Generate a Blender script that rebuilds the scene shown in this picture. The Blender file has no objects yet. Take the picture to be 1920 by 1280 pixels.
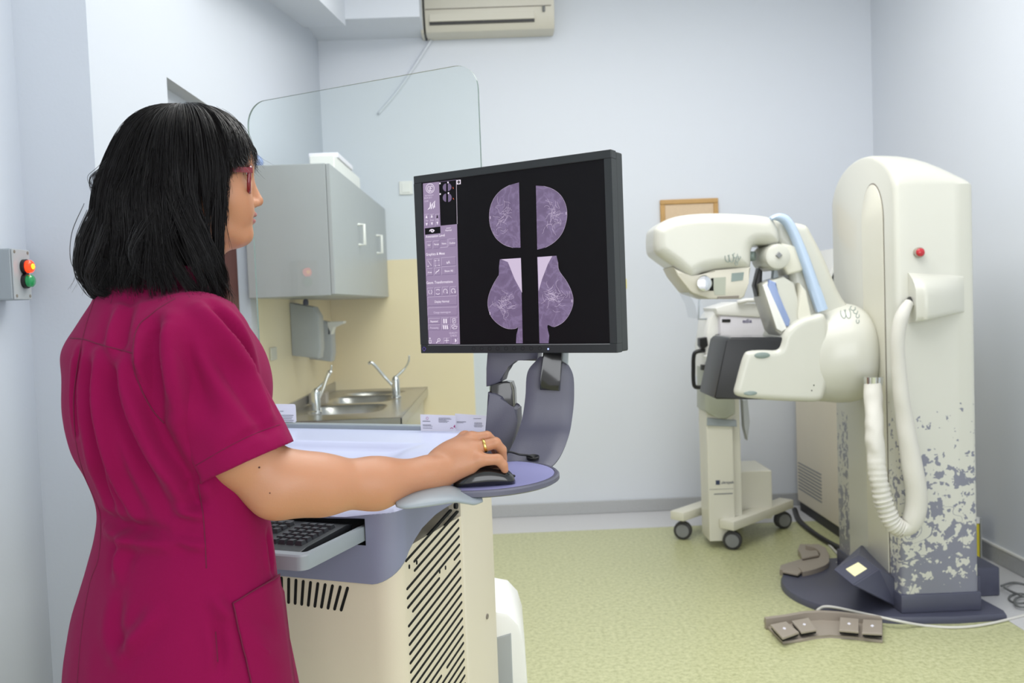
import bpy, bmesh, math, random
import numpy as np
from mathutils import Vector, Matrix, noise
from mathutils.bvhtree import BVHTree
random.seed(7); rng = np.random.default_rng(7)
SC = bpy.context.scene
COL = SC.collection
PI = math.pi
# ------------------------------------------------------------------ camera
F_PX = 1650.0
CAM = np.array([0.0, 0.0, 1.36])
_r = math.atan(.038)
_y = np.array([-24, 72, -F_PX]); _y = _y/np.linalg.norm(_y)
_u = np.array([-math.sin(_r), math.cos(_r), 0.0])
_u[2] = (_u[0]*-24+_u[1]*72)/F_PX
_u = _u/np.linalg.norm(_u)
_x = np.cross(_y, _u)
M3 = np.array([_x, _y, _u])
cd = bpy.data.cameras.new('camera'); cam = bpy.data.objects.new('camera', cd); COL.objects.link(cam)
cd.sensor_width = 36; cd.lens = 36*F_PX/1920; cd.clip_start = .05; cd.clip_end = 60
mw = Matrix.Identity(4)
for i in range(3):
    for j in range(3): mw[i][j] = M3[i][j]
    mw[i][3] = CAM[i]
cam.matrix_world = mw
SC.camera = cam
cd.dof.use_dof = True; cd.dof.focus_distance = 1.7; cd.dof.aperture_fstop = 5.6
# ------------------------------------------------------------------ world, light, exposure
SC.view_settings.view_transform = 'Standard'; SC.view_settings.look = 'None'
SC.view_settings.gamma = 1; SC.view_settings.use_curve_mapping = False
SC.view_settings.exposure = 0.2
w = bpy.data.worlds.new('world'); SC.world = w; w.use_nodes = True
w.node_tree.nodes['Background'].inputs[0].default_value = (.97, .98, 1, 1)
w.node_tree.nodes['Background'].inputs[1].default_value = .95
def area(name, loc, size, power, rot=(0, 0, 0), color=(1, 1, 1)):
    l = bpy.data.lights.new(name, 'AREA'); l.shape = 'RECTANGLE'; l.size = size[0]; l.size_y = size[1]
    l.energy = power; l.color = color
    o = bpy.data.objects.new(name, l); COL.objects.link(o); o.location = loc; o.rotation_euler = rot
    o['kind'] = 'helper'
    return o
area('ceiling_lamp_light', (.65, 2.7, 3.37), (2.4, 3.4), 68, color=(1, .985, .96))
area('ceiling_lamp_light', (.5, 3.2, 3.36), (1.2, .5), 14, color=(1, .985, .96))
area('rear_fill_light', (.9, -1.15, 1.6), (2.4, 1.6), 34, rot=(PI/2, 0, 0), color=(.93, .96, 1))  # unseen fill light added behind the camera to brighten low front faces
# ------------------------------------------------------------------ pixel helpers (a point of the photo at a real distance)
def ray(px, py): return M3@np.array([px-960, -(py-640), -F_PX])
def P(px, py, Y=None, X=None, Z=None, pt=None, n=None):
    d = ray(px, py)
    if Y is not None: t = (Y-CAM[1])/d[1]
    elif X is not None: t = (X-CAM[0])/d[0]
    elif Z is not None: t = (Z-CAM[2])/d[2]
    else: t = ((np.array(pt)-CAM)@np.array(n))/(d@np.array(n))
    return CAM+t*d
# ------------------------------------------------------------------ materials
def lin(c):
    c = [x/255 for x in c]
    return tuple((x/12.92 if x <= .04045 else ((x+.055)/1.055)**2.4) for x in c)+(1,)
def mat(name, rgb, rough=.5, metal=0, var=0, vscale=8, bump=0, bscale=60, coat=0, emit=None, es=1, sss=0, spec=None, aniso=0):
    m = bpy.data.materials.new(name); m.use_nodes = True; nt = m.node_tree
    b = nt.nodes['Principled BSDF']; L = nt.links
    c = lin(rgb); b.inputs['Base Color'].default_value = c
    b.inputs['Roughness'].default_value = rough; b.inputs['Metallic'].default_value = metal
    if coat: b.inputs['Coat Weight'].default_value = coat; b.inputs['Coat Roughness'].default_value = .08
    if spec is not None: b.inputs['Specular IOR Level'].default_value = spec
    if sss:
        b.inputs['Subsurface Weight'].default_value = sss; b.inputs['Subsurface Radius'].default_value = (1, .35, .2)
        b.inputs['Subsurface Scale'].default_value = .008
    if emit: b.inputs['Emission Color'].default_value = lin(emit); b.inputs['Emission Strength'].default_value = es
    tc = nt.nodes.new('ShaderNodeTexCoord')
    n = nt.nodes.new('ShaderNodeTexNoise'); n.inputs['Scale'].default_value = vscale; n.inputs['Detail'].default_value = 5
    L.new(tc.outputs['Object'], n.inputs['Vector'])
    mx = nt.nodes.new('ShaderNodeMix'); mx.data_type = 'RGBA'
    v = var if var else .02
    mx.inputs[6].default_value = tuple(x*(1-v) for x in c[:3])+(1,)
    mx.inputs[7].default_value = tuple(min(1, x*(1+v)) for x in c[:3])+(1,)
    L.new(n.outputs[0], mx.inputs[0]); L.new(mx.outputs[2], b.inputs['Base Color'])
    if bump:
        n2 = nt.nodes.new('ShaderNodeTexNoise'); n2.inputs['Scale'].default_value = bscale; n2.inputs['Detail'].default_value = 4
        L.new(tc.outputs['Object'], n2.inputs['Vector'])
        bp = nt.nodes.new('ShaderNodeBump'); bp.inputs['Strength'].default_value = bump; bp.inputs['Distance'].default_value = .002
        L.new(n2.outputs[0], bp.inputs['Height']); L.new(bp.outputs[0], b.inputs['Normal'])
    return m
M = {}
def defmats():
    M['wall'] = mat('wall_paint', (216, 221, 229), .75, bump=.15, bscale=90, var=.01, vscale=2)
    M['wall_dim'] = mat('wall_paint_dimmed', (199, 205, 214), .75, bump=.15, bscale=90, var=.01, vscale=2)  # same paint as the other walls, darkened to offset stronger light here
    M['wall_y'] = mat('cream_paint', (238, 222, 184), .45, var=.015, vscale=3)
    M['ceil'] = mat('ceiling_paint', (226, 230, 234), .8)
    M['border'] = mat('grey_linoleum', (206, 206, 208), .35, var=.1, vscale=160)
    M['base'] = mat('grey_baseboard', (176, 178, 180), .4, var=.12, vscale=120)
    M['white'] = mat('white_plastic', (236, 236, 232), .35, bump=.05, bscale=300)
    M['cream'] = mat('cream_enamel', (222, 220, 206), .38, bump=.05, bscale=200)
    M['gantry'] = mat('ivory_enamel', (205, 205, 195), .32, coat=.25)
    M['acream'] = mat('aged_plastic', (208, 204, 190), .4)
    M['beige'] = mat('beige_plastic', (222, 212, 190), .42, bump=.08, bscale=400)
    M['beige2'] = mat('beige_metal', (222, 214, 196), .4)
    M['lav'] = mat('lavender_plastic', (134, 138, 162), .36, bump=.1, bscale=500)
    M['lav_deck'] = mat('pale_lavender_plastic', (196, 201, 228), .3, bump=.05, bscale=500)
    M['pad'] = mat('mouse_mat', (142, 142, 190), .6, bump=.2, bscale=900)
    M['slate'] = mat('slate_purple_plastic', (90, 90, 106), .4, bump=.08, bscale=400)
    M['plum'] = mat('dark_plum_plastic', (80, 82, 100), .42, bump=.1, bscale=400)
    M['trimgrey'] = mat('grey_plastic', (148, 156, 162), .35)
    M['black'] = mat('black_plastic', (22, 22, 24), .38)
    M['blackgl'] = mat('black_gloss', (14, 14, 16), .16, coat=.5)
    M['bezel'] = mat('charcoal_bezel', (40, 44, 46), .5, bump=.1, bscale=800)
    M['hole'] = mat('slot_black', (5, 5, 5), .9)
    M['steel'] = mat('stainless_steel', (190, 188, 184), .28, metal=1, var=.08, vscale=30)
    M['chrome'] = mat('chrome', (220, 222, 224), .1, metal=1)
    M['cab'] = mat('grey_laminate', (168, 172, 174), .4, var=.02)
    M['wood'] = mat('brown_wood', (142, 68, 42), .45, var=.25, vscale=12)
    M['wood_d'] = mat('dark_brown_wood', (74, 34, 28), .5, var=.2, vscale=12)
    M['oak'] = mat('oak_frame', (190, 150, 92), .45, var=.15, vscale=25)
    M['cork'] = mat('cork_board', (214, 190, 160), .8, var=.15, vscale=150)
    M['taupe'] = mat('taupe_plastic', (160, 150, 138), .42, bump=.1, bscale=300)
    M['taupe_d'] = mat('dark_taupe_plastic', (128, 120, 110), .5)  # darker taupe for seams, screws, grooves and plinths
    M['rubber'] = mat('dark_rubber', (58, 58, 60), .6)
    M['hub'] = mat('wheel_grey', (132, 134, 136), .45)
    M['cable_w'] = mat('white_cable', (214, 212, 206), .45)
    M['cable_g'] = mat('grey_cable', (110, 112, 112), .5)
    M['skin'] = mat('skin', (188, 134, 101), .46, var=.05, vscale=14, bump=.12, bscale=350, sss=.25)
    M['lips'] = mat('lip_skin', (176, 112, 108), .4, sss=.2)
    M['hair'] = mat('black_hair', (12, 9, 10), .36, var=.3, vscale=60, spec=.28)
    M['hair_under'] = mat('black_underhair', (8, 6, 7), .9, spec=.1)
    M['tunic'] = mat('magenta_cotton', (132, 11, 68), .9, var=.03, vscale=5, bump=.25, bscale=900, spec=.12)
    M['seam'] = mat('magenta_seam', (104, 14, 54), .9)
    M['redfr'] = mat('dark_red_acetate', (118, 10, 28), .25, coat=.5)
    M['gold'] = mat('gold', (222, 186, 110), .2, metal=1)
    M['eye'] = mat('eye_white', (235, 232, 228), .15)
    M['iris'] = mat('brown_iris', (60, 40, 28), .2)
    M['paper'] = mat('white_paper', (232, 230, 240), .6)
    M['ink'] = mat('grey_ink', (120, 120, 132), .7)
    M['pink'] = mat('magenta_ink', (176, 40, 120), .6)
    M['logo'] = mat('navy_ink', (50, 60, 90), .6)
    M['green_l'] = mat('green_lens', (10, 130, 70), .15, coat=.5, emit=(6, 110, 60), es=.25)
    M['red_l'] = mat('red_lens', (240, 40, 20), .2, emit=(255, 50, 12), es=2.2)
    M['amber_l'] = mat('amber_glow', (255, 170, 30), .3, emit=(255, 170, 20), es=3)
    M['red_b'] = mat('red_button', (190, 30, 44), .2, coat=.5)
    M['lit'] = mat('lit_panel', (120, 118, 90), .4, emit=(250, 246, 196), es=.85)
    M['blue'] = mat('pale_blue_plastic', (186, 206, 232), .25, coat=.3)
    M['blue_d'] = mat('blue_grey_plastic', (140, 158, 200), .3)
    M['olive'] = mat('grey_green_plastic', (168, 172, 158), .4)
    M['label'] = mat('grey_green_label', (132, 146, 142), .35)
    M['yellow'] = mat('yellow_paper', (222, 206, 60), .6)
    M['fabric'] = mat('white_sleeve_fabric', (208, 206, 198), .7, bump=.3, bscale=200)
    M['keyc'] = mat('black_keys', (44, 46, 50), .42)
defmats()
M['tunic'].node_tree.nodes['Principled BSDF'].inputs['Sheen Weight'].default_value = .07
M['tunic'].node_tree.nodes['Principled BSDF'].inputs['Sheen Tint'].default_value = (1, .5, .75, 1)
def floor_mat():
    m = bpy.data.materials.new('green_linoleum'); m.use_nodes = True; nt = m.node_tree; L = nt.links
    b = nt.nodes['Principled BSDF']; b.inputs['Roughness'].default_value = .32
    tc = nt.nodes.new('ShaderNodeTexCoord')
    n = nt.nodes.new('ShaderNodeTexNoise'); n.inputs['Scale'].default_value = 55; n.inputs['Detail'].default_value = 6; n.inputs['Roughness'].default_value = .7
    n2 = nt.nodes.new('ShaderNodeTexNoise'); n2.inputs['Scale'].default_value = 3
    r = nt.nodes.new('ShaderNodeValToRGB'); e = r.color_ramp.elements
    e[0].position = .3; e[0].color = lin((160, 162, 118)); e[1].position = .72; e[1].color = lin((209, 209, 168))
    k = e.new(.5); k.color = lin((189, 191, 146))
    L.new(tc.outputs['Object'], n.inputs['Vector']); L.new(tc.outputs['Object'], n2.inputs['Vector'])
    L.new(n.outputs[0], r.inputs[0]); L.new(r.outputs[0], b.inputs['Base Color'])
    return m
M['floor'] = floor_mat()
def glass_mat(name, tint=(.96, .985, .975), ior=1.6, base=.0):
    m = bpy.data.materials.new(name); m.use_nodes = True; nt = m.node_tree; L = nt.links
    nt.nodes.remove(nt.nodes['Principled BSDF']); out = nt.nodes['Material Output']
    t = nt.nodes.new('ShaderNodeBsdfTransparent'); t.inputs[0].default_value = tint+(1,)
    g = nt.nodes.new('ShaderNodeBsdfGlossy'); g.inputs['Roughness'].default_value = .02
    fr = nt.nodes.new('ShaderNodeFresnel'); fr.inputs[0].default_value = ior
    ad = nt.nodes.new('ShaderNodeMath'); ad.inputs[1].default_value = base; ge = nt.nodes.new('ShaderNodeNewGeometry'); bf = nt.nodes.new('ShaderNodeMath'); bf.operation = 'SUBTRACT'; bf.inputs[0].default_value = 1; L.new(ge.outputs['Backfacing'], bf.inputs[1])
    ml = nt.nodes.new('ShaderNodeMath'); ml.operation = 'MULTIPLY'; L.new(fr.outputs[0], ml.inputs[0]); L.new(bf.outputs[0], ml.inputs[1]); L.new(ml.outputs[0], ad.inputs[0])
    mx = nt.nodes.new('ShaderNodeMixShader'); L.new(ad.outputs[0], mx.inputs[0]); L.new(t.outputs[0], mx.inputs[1]); L.new(g.outputs[0], mx.inputs[2])
    L.new(mx.outputs[0], out.inputs[0])
    return m
M['glass'] = glass_mat('lead_glass', ior=1.7)
M['acryl'] = glass_mat('clear_acrylic', (.93, .94, .95), 1.5)
M['glassedge'] = mat('glass_edge', (120, 136, 132), .2)
def decal_mat(y0, y1):      # printed leaf pattern on the column, denser towards the foot
    m = bpy.data.materials.new('leaf_print_enamel'); m.use_nodes = True; nt = m.node_tree; L = nt.links
    b = nt.nodes['Principled BSDF']; b.inputs['Roughness'].default_value = .32; b.inputs['Coat Weight'].default_value = .25
    N = nt.nodes.new
    def math_(op, a, c):
        n = N('ShaderNodeMath'); n.operation = op
        for i, x in enumerate((a, c)):
            if x is None: continue
            if hasattr(x, 'links'): L.new(x, n.inputs[i])
            else: n.inputs[i].default_value = x
        return n.outputs[0]
    tc = N('ShaderNodeTexCoord'); sp = N('ShaderNodeSeparateXYZ'); L.new(tc.outputs['Object'], sp.inputs[0])
    def noise_(sc, det, dist=0, rough=.5):
        n = N('ShaderNodeTexNoise'); n.inputs['Scale'].default_value = sc; n.inputs['Detail'].default_value = det
        n.inputs['Distortion'].default_value = dist; n.inputs['Roughness'].default_value = rough
        L.new(tc.outputs['Object'], n.inputs['Vector']); return n.outputs[0]
    a = noise_(34, 2.6, .25, .6); c = noise_(7, 2, .3)
    mixn = math_('ADD', math_('MULTIPLY', a, .68), math_('MULTIPLY', c, .32))
    cur = N('ShaderNodeFloatCurve'); cv = cur.mapping.curves[0]
    for i, (x, y) in enumerate(((0, .38), (.10, .44), (.30, .485), (.5, .52), (.70, .565), (.84, .61), (1, .9))):
        if i < 1: cv.points[0].location = (x, y)
        elif i == 6: cv.points[len(cv.points)-1].location = (x, y)
        else: cv.points.new(x, y)
    cur.mapping.update(); L.new(sp.outputs[2], cur.inputs[1])
    leaf = math_('GREATER_THAN', mixn, cur.outputs[0])
    st = math_('LESS_THAN', math_('ABSOLUTE', math_('SUBTRACT', noise_(5, 1, 1.5), .5), None), .005)
    st = math_('MULTIPLY', st, math_('LESS_THAN', sp.outputs[2], .5))
    pat = math_('MAXIMUM', leaf, st)
    reg = math_('MAXIMUM', math_('LESS_THAN', sp.outputs[1], y0), math_('GREATER_THAN', sp.outputs[1], y1))
    pat = math_('MULTIPLY', pat, reg)
    mx = N('ShaderNodeMix'); mx.data_type = 'RGBA'
    mx.inputs[6].default_value = lin((205, 205, 195)); mx.inputs[7].default_value = lin((128, 130, 144))
    L.new(pat, mx.inputs[0]); L.new(mx.outputs[2], b.inputs['Base Color'])
    return m
def mammo_mat():
    m = bpy.data.materials.new('xray_image'); m.use_nodes = True; nt = m.node_tree; L = nt.links
    b = nt.nodes['Principled BSDF']; b.inputs['Roughness'].default_value = .4; b.inputs['Base Color'].default_value = (0.01, .01, .012, 1)
    tc = nt.nodes.new('ShaderNodeTexCoord')
    n = nt.nodes.new('ShaderNodeTexNoise'); n.inputs['Scale'].default_value = 26; n.inputs['Detail'].default_value = 6; n.inputs['Roughness'].default_value = .62; n.inputs['Distortion'].default_value = .8
    L.new(tc.outputs['Object'], n.inputs['Vector'])
    s1 = nt.nodes.new('ShaderNodeMath'); s1.operation = 'SUBTRACT'; s1.inputs[1].default_value = .5; L.new(n.outputs[0], s1.inputs[0])
    s2 = nt.nodes.new('ShaderNodeMath'); s2.operation = 'ABSOLUTE'; L.new(s1.outputs[0], s2.inputs[0])
    r = nt.nodes.new('ShaderNodeValToRGB'); e = r.color_ramp.elements
    e[0].position = 0; e[0].color = lin((128, 112, 146)); e[1].position = .05; e[1].color = lin((112, 96, 128))
    k = e.new(.2); k.color = lin((102, 86, 118))
    L.new(s2.outputs[0], r.inputs[0])
    L.new(r.outputs[0], b.inputs['Emission Color']); b.inputs['Emission Strength'].default_value = .9
    return m
M['mammo'] = mammo_mat()
def emis(name, rgb, s=.9): return mat(name, (8, 8, 10), .3, emit=rgb, es=s)
M['scr'] = emis('screen_black', (22, 20, 24), .35); M['scr'].node_tree.nodes['Principled BSDF'].inputs['Specular IOR Level'].default_value = .15; M['scr'].node_tree.nodes['Principled BSDF'].inputs['Roughness'].default_value = .5
M['scr_side'] = emis('screen_lilac', (150, 132, 162))
M['scr_line'] = emis('screen_lilac_shade', (112, 96, 128))
M['scr_hi'] = emis('screen_white', (236, 226, 240))
M['scr_mid'] = emis('screen_pale', (205, 190, 214))
M['scr_or'] = emis('screen_orange', (214, 100, 60))
# ------------------------------------------------------------------ object helpers
def V(p): return Vector((float(p[0]), float(p[1]), float(p[2])))
def thing(name, label, cat, loc=(0, 0, 0), group=None):
    o = bpy.data.objects.new(name, None); COL.objects.link(o); o.location = V(loc)
    o.empty_display_size = .05
    o['label'] = label; o['category'] = cat
    if group: o['group'] = group
    return o
def tag(o, label, cat, group=None):
    o['label'] = label; o['category'] = cat
    if group: o['group'] = group
    return o
def root_loc(o):
    v = Vector((0, 0, 0))
    while o is not None: v = v+o.location; o = o.parent
    return v
def obj(name, geo, m, parent=None, smooth=False, loc=None, label=None):
    """geo: bmesh in world coordinates or (verts, faces)"""
    me = bpy.data.meshes.new(name)
    off = root_loc(parent) if parent else (V(loc) if loc is not None else Vector((0, 0, 0)))
    if isinstance(geo, bmesh.types.BMesh):
        bmesh.ops.translate(geo, verts=geo.verts, vec=-off)
        geo.to_mesh(me); geo.free()
    else:
        vs, fs = geo
        o_ = (off.x, off.y, off.z)
        me.from_pydata([(v[0]-o_[0], v[1]-o_[1], v[2]-o_[2]) for v in vs], [], fs); me.update()
    for mm in (m if isinstance(m, (list, tuple)) else [m]): me.materials.append(mm)
    ob = bpy.data.objects.new(name, me); COL.objects.link(ob)
    if parent: ob.parent = parent
    else: ob.location = off
    if smooth:
        me.polygons.foreach_set('use_smooth', [True]*len(me.polygons))
        if smooth is not True: me.set_sharp_from_angle(angle=math.radians(smooth))
    if label: ob['label'] = label
    return ob
def struct(name, geo, m, parent=None, **k):
    o = obj(name, geo, m, parent, **k); o['kind'] = 'structure'; return o
def bx(bm, x0, x1, y0, y1, z0, z1, bev=0, seg=2, fr=None):
    """box; fr(a,b,z) maps local to world"""
    vs = []
    for z in (z0, z1):
        for (x, y) in ((x0, y0), (x1, y0), (x1, y1), (x0, y1)):
            vs.append(bm.verts.new(V(fr(x, y, z)) if fr else (x, y, z)))
    fs = [(3, 2, 1, 0), (4, 5, 6, 7), (0, 1, 5, 4), (1, 2, 6, 5), (2, 3, 7, 6), (3, 0, 4, 7)]
    ff = [bm.faces.new([vs[i] for i in f]) for f in fs]
    if bev:
        es = list({e for f in ff for e in f.edges})
        bmesh.ops.bevel(bm, geom=es, offset=bev, segments=seg, profile=.5, affect='EDGES', clamp_overlap=True)
    return ff
def box(*a, **k):
    bm = bmesh.new(); bx(bm, *a, **k); bmesh.ops.recalc_face_normals(bm, faces=bm.faces); return bm
def prism(pts, vec, bev=0, seg=2, bm=None, fix=True):
    """closed polygon (world pts) extruded by vec"""
    own = bm is None
    if own: bm = bmesh.new()
    vec = np.array(vec, float)
    a = [bm.verts.new(V(p)) for p in pts]; b = [bm.verts.new(V(np.array(p)+vec)) for p in pts]
    n = len(pts); ff = [bm.faces.new(a[::-1]), bm.faces.new(b)]
    for i in range(n): ff.append(bm.faces.new([a[i], a[(i+1) % n], b[(i+1) % n], b[i]]))
    if bev:
        es = [e for f in ff[:2] for e in f.edges]
        bmesh.ops.bevel(bm, geom=es, offset=bev, segments=seg, profile=.5, affect='EDGES', clamp_overlap=True)
    if own: bmesh.ops.recalc_face_normals(bm, faces=bm.faces)
    return bm
def smooth_poly(pts, n=4, closed=True):
    """Catmull-Rom resample"""
    p = [np.array(q, float) for q in pts]; out = []; N = len(p)
    rngi = range(N) if closed else range(N-1)
    for i in rngi:
        g = (lambda k: p[k % N]) if closed else (lambda k: p[min(max(k, 0), N-1)])
        p0, p1, p2, p3 = g(i-1), g(i), g(i+1), g(i+2)
        for k in range(n):
            t = k/n
            out.append(.5*((2*p1)+(-p0+p2)*t+(2*p0-5*p1+4*p2-p3)*t*t+(-p0+3*p1-3*p2+p3)*t**3))
    if not closed: out.append(p[-1])
    return out
def tube(path, r, n=10, bm=None, caps=True):
    """path of world points, r radius or list (or pairs)"""
    own = bm is None
    if own: bm = bmesh.new()
    p = [V(q) for q in path]; N = len(p)
    rs = r if isinstance(r, (list, tuple, np.ndarray)) else [r]*N
    t = [(p[min(i+1, N-1)]-p[max(i-1, 0)]).normalized() for i in range(N)]
    up = Vector((0, 0, 1)) if abs(t[0].z) < .9 else Vector((1, 0, 0))
    x = t[0].cross(up).normalized(); rings = []
    for i in range(N):
        x = (x-t[i]*x.dot(t[i])).normalized(); y = t[i].cross(x)
        rings.append([bm.verts.new(p[i]+(x*math.cos(2*PI*k/n)+y*math.sin(2*PI*k/n))*rs[i]) for k in range(n)])
    for i in range(N-1):
        for k in range(n):
            bm.faces.new([rings[i][k], rings[i][(k+1) % n], rings[i+1][(k+1) % n], rings[i+1][k]])
    if caps: bm.faces.new(rings[0][::-1]); bm.faces.new(rings[-1])
    if own: bmesh.ops.recalc_face_normals(bm, faces=bm.faces)
    return bm
def loft(rings, bm=None, caps=True):
    own = bm is None
    if own: bm = bmesh.new()
    R = [[bm.verts.new(V(p)) for p in r] for r in rings]; n = len(R[0])
    for i in range(len(R)-1):
        for k in range(n): bm.faces.new([R[i][k], R[i][(k+1) % n], R[i+1][(k+1) % n], R[i+1][k]])
    if caps: bm.faces.new(R[0][::-1]); bm.faces.new(R[-1])
    if own: bmesh.ops.recalc_face_normals(bm, faces=bm.faces)
    return bm
def lathe(c, ax, prof, n=24, bm=None):
    """prof: list of (distance along ax, radius)"""
    ax = V(ax).normalized(); up = Vector((0, 0, 1)) if abs(ax.z) < .9 else Vector((1, 0, 0))
    x = ax.cross(up).normalized(); y = ax.cross(x); c = V(c)
    return loft([[c+ax*d+(x*math.cos(2*PI*k/n)+y*math.sin(2*PI*k/n))*max(r, 1e-4) for k in range(n)] for d, r in prof], bm)
def sphere(bm, c, r, u=16, v=10):
    m = Matrix.Translation(V(c))
    if isinstance(r, (tuple, list)): m = m@Matrix.Diagonal((r[0], r[1], r[2], 1)); r = 1
    bmesh.ops.create_uvsphere(bm, u_segments=u, v_segments=v, radius=r, matrix=m)
def text_geo(txt, size, org, ux, uy, align='LEFT', ext=0, bold=False):
    cu = bpy.data.curves.new('t', 'FONT'); cu.body = txt; cu.size = size; cu.align_x = align; cu.extrude = ext
    if bold: cu.offset = size*.011
    ob = bpy.data.objects.new('t', cu); COL.objects.link(ob)
    dg = bpy.context.evaluated_depsgraph_get(); dg.update()
    me = ob.evaluated_get(dg).to_mesh()
    ux = np.array(ux, float); uy = np.array(uy, float); nz = np.cross(ux, uy); o = np.array(org, float)
    vs = [o+v.co.x*ux+v.co.y*uy+v.co.z*nz for v in me.vertices]; fs = [tuple(p.vertices) for p in me.polygons]
    ob.evaluated_get(dg).to_mesh_clear(); bpy.data.objects.remove(ob); bpy.data.curves.remove(cu)
    return vs, fs
class Geo:
    def __init__(s): s.v = []; s.f = []
    def add(s, g):
        n = len(s.v); s.v += list(g[0]); s.f += [tuple(i+n for i in f) for f in g[1]]
    def poly(s, pts): n = len(s.v); s.v += list(pts); s.f.append(tuple(range(n, n+len(pts))))
    def line(s, pts, wd, nz):
        for a, b in zip(pts[:-1], pts[1:]):
            a = np.array(a); b = np.array(b); d = b-a; L_ = np.linalg.norm(d)
            if L_ < 1e-9: continue
            q = np.cross(nz, d/L_)*wd/2; s.poly([a-q, b-q, b+q, a+q])
    @property
    def g(s): return (s.v, s.f)
# ================================================================== the room
XL, XN, XR, YB, YP, ZC = -1.06, -1.255, 2.385, 5.54, 2.375, 3.42
YF = -1.3
g = [(XN-.2, YF), (XR+.2, YF), (XR+.2, YB+.2), (XN-.2, YB+.2)]
struct('floor', box(XN-.2, XR+.1, YF, YB+.1, -.08, 0), M['floor'])
# light grey border laid around the green floor
struct('trim_1', box(XL, XR, 5.14, YB, .0, .002), M['border'])
struct('trim_2', box(2.007, XR, YF, 5.14, .0, .002), M['border'])
struct('wall_back', box(XN-.2, XR+.2, YB, YB+.15, -.08, ZC), M['wall'])
struct('wall_right', box(XR, XR+.15, YF, YB, -.08, ZC), M['wall'])
struct('ceiling', box(XN-.2, XR+.2, YF, YB+.15, ZC, ZC+.1), M['ceil'])
# left wall: near part, pilaster step, then the wall with the door niche
DY0, DY1, DZ, ND = 2.933, 3.775, 2.14, .055
bm = bmesh.new()
bx(bm, XN-.15, XN, YF, YP, -.08, ZC)
bx(bm, XN-.15, XL, YP, DY0, -.08, ZC)
bx(bm, XN-.15, XL, DY0, DY1, DZ, ZC)
bx(bm, XN-.15, XL-ND, DY0, DY1, -.08, DZ)
bx(bm, XN-.15, XL, DY1, YB, -.08, ZC)
struct('wall_left', bm, M['wall_dim'])
# cream painted panel around the sink
struct('trim_3', box(XL, P(885, 600, Y=YB)[0], YB-.004, YB, .08, 1.655), M['wall_y'])
struct('trim_4', box(XL, XL+.004, DY1+.09, YB-.004, .08, 1.655), M['wall_y'])
struct('baseboard_back', box(XL, XR, YB-.014, YB-.0, .002, .082, bev=.004), M['base'])
struct('baseboard_right', box(XR-.014, XR, YF, YB-.014, .002, .082, bev=.004), M['base'])
struct('trim_5', box(XR-.016, XR, YF, YB-.014, .082, .09), M['white'])
struct('baseboard_left', box(XL, XL+.014, DY1+.1, 4.05, .002, .082), M['base'])
# door in the niche
d1 = obj('door_1', box(XL-ND-.004, XL-ND+.012, 2.99, 3.53, .003, 2.0, bev=.003), M['wood']); d1['kind'] = 'structure'
bm = bmesh.new()
bx(bm, XL-ND, XL-ND+.03, 3.53, 3.56, .003, 2.06, bev=.004); bx(bm, XL-ND, XL-ND+.03, 3.56, 3.70, .003, 2.06, bev=.004)
bx(bm, XL-ND, XL-ND+.03, 2.96, 2.99, .003, 2.06, bev=.004); bx(bm, XL-ND, XL-ND+.03, 2.99, 3.53, 2.0, 2.06, bev=.004)
obj('door_frame', bm, M['wood_d'], d1)
bm = bmesh.new(); tube([(XL-ND+.012, 3.46, 1.02), (XL-ND+.05, 3.46, 1.02), (XL-ND+.05, 3.36, 1.02)], .009, bm=bm)
obj('door_handle', bm, M['chrome'], d1, smooth=True)
# box beams under the ceiling, back left
yb0 = 5.14
bm = bmesh.new()
bx(bm, XL, P(785, 50, Y=5.3)[0]+.02, yb0, YB, 3.02, ZC)
struct('trim_6', bm, M['wall'])
def sl(y): return 2.84+(y-4.19)/(YB-4.19)*.2
pts = [(XL, 3.2, sl(3.2)), (XL, yb0, sl(yb0)-.0), (XL, yb0, ZC), (XL, 3.2, ZC)]
bm = prism(pts, (.24, 0, 0)); struct('trim_7', bm, M['wall'])
# ------------------------------------------------------------------ air conditioner
x0, x1 = P(790, 60, Y=5.38)[0], P(1040, 50, Y=5.38)[0]
ac = thing('air_conditioner', 'cream split air conditioner high on the back wall', 'air conditioner', ((x0+x1)/2, 5.5, 3.0))
prof = [(5.535, 3.0), (5.45, 3.0), (5.40, 3.006), (5.375, 3.03), (5.35, 3.1), (5.345, 3.2), (5.36, 3.27), (5.40, 3.29), (5.535, 3.29)]
obj('housing', prism([(x0+.025, y, z) for y, z in prof], (x1-x0-.025, 0, 0), bev=.006), M['acream'], ac, smooth=30)
obj('side_gap', prism([(x0+.012, y+.004, z) for y, z in prof], (.012, 0, 0)), M['black'], ac, label='dark gap along the left end')
obj('end_cap', prism([(x0-.004, y, z) for y, z in prof], (.018, 0, 0), bev=.003), M['acream'], ac)
vx0, vx1 = P(805, 40, Y=5.36)[0], P(1002, 30, Y=5.36)[0]
obj('air_flap', box(vx0, vx1, 5.350, 5.372, 3.055, 3.115, bev=.004), M['acream'], ac)
obj('vent_slot', box(vx0, vx1, 5.356, 5.38, 3.04, 3.055), M['black'], ac)
obj('panel_seam', box(x0+.03, x1-.02, 5.342, 5.35, 3.125, 3.128), M['taupe_d'], ac)
obj('indicator', box(P(1017, 20, Y=5.35)[0], P(1022, 20, Y=5.35)[0], 5.338, 5.35, 3.09, 3.125, bev=.003), M['cable_g'], ac)
hose = [(x0+.05, 5.52, 3.0), (x0-.05, 5.525, 2.86), (x0-.17, 5.53, 2.7), (x0-.3, 5.53, 2.56)]
tag(obj('drain_hose', tube(smooth_poly(hose, 6, False), .008), M['wall'], loc=hose[0], smooth=True), 'thin white drain hose running down the wall from the air conditioner', 'hose')
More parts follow.
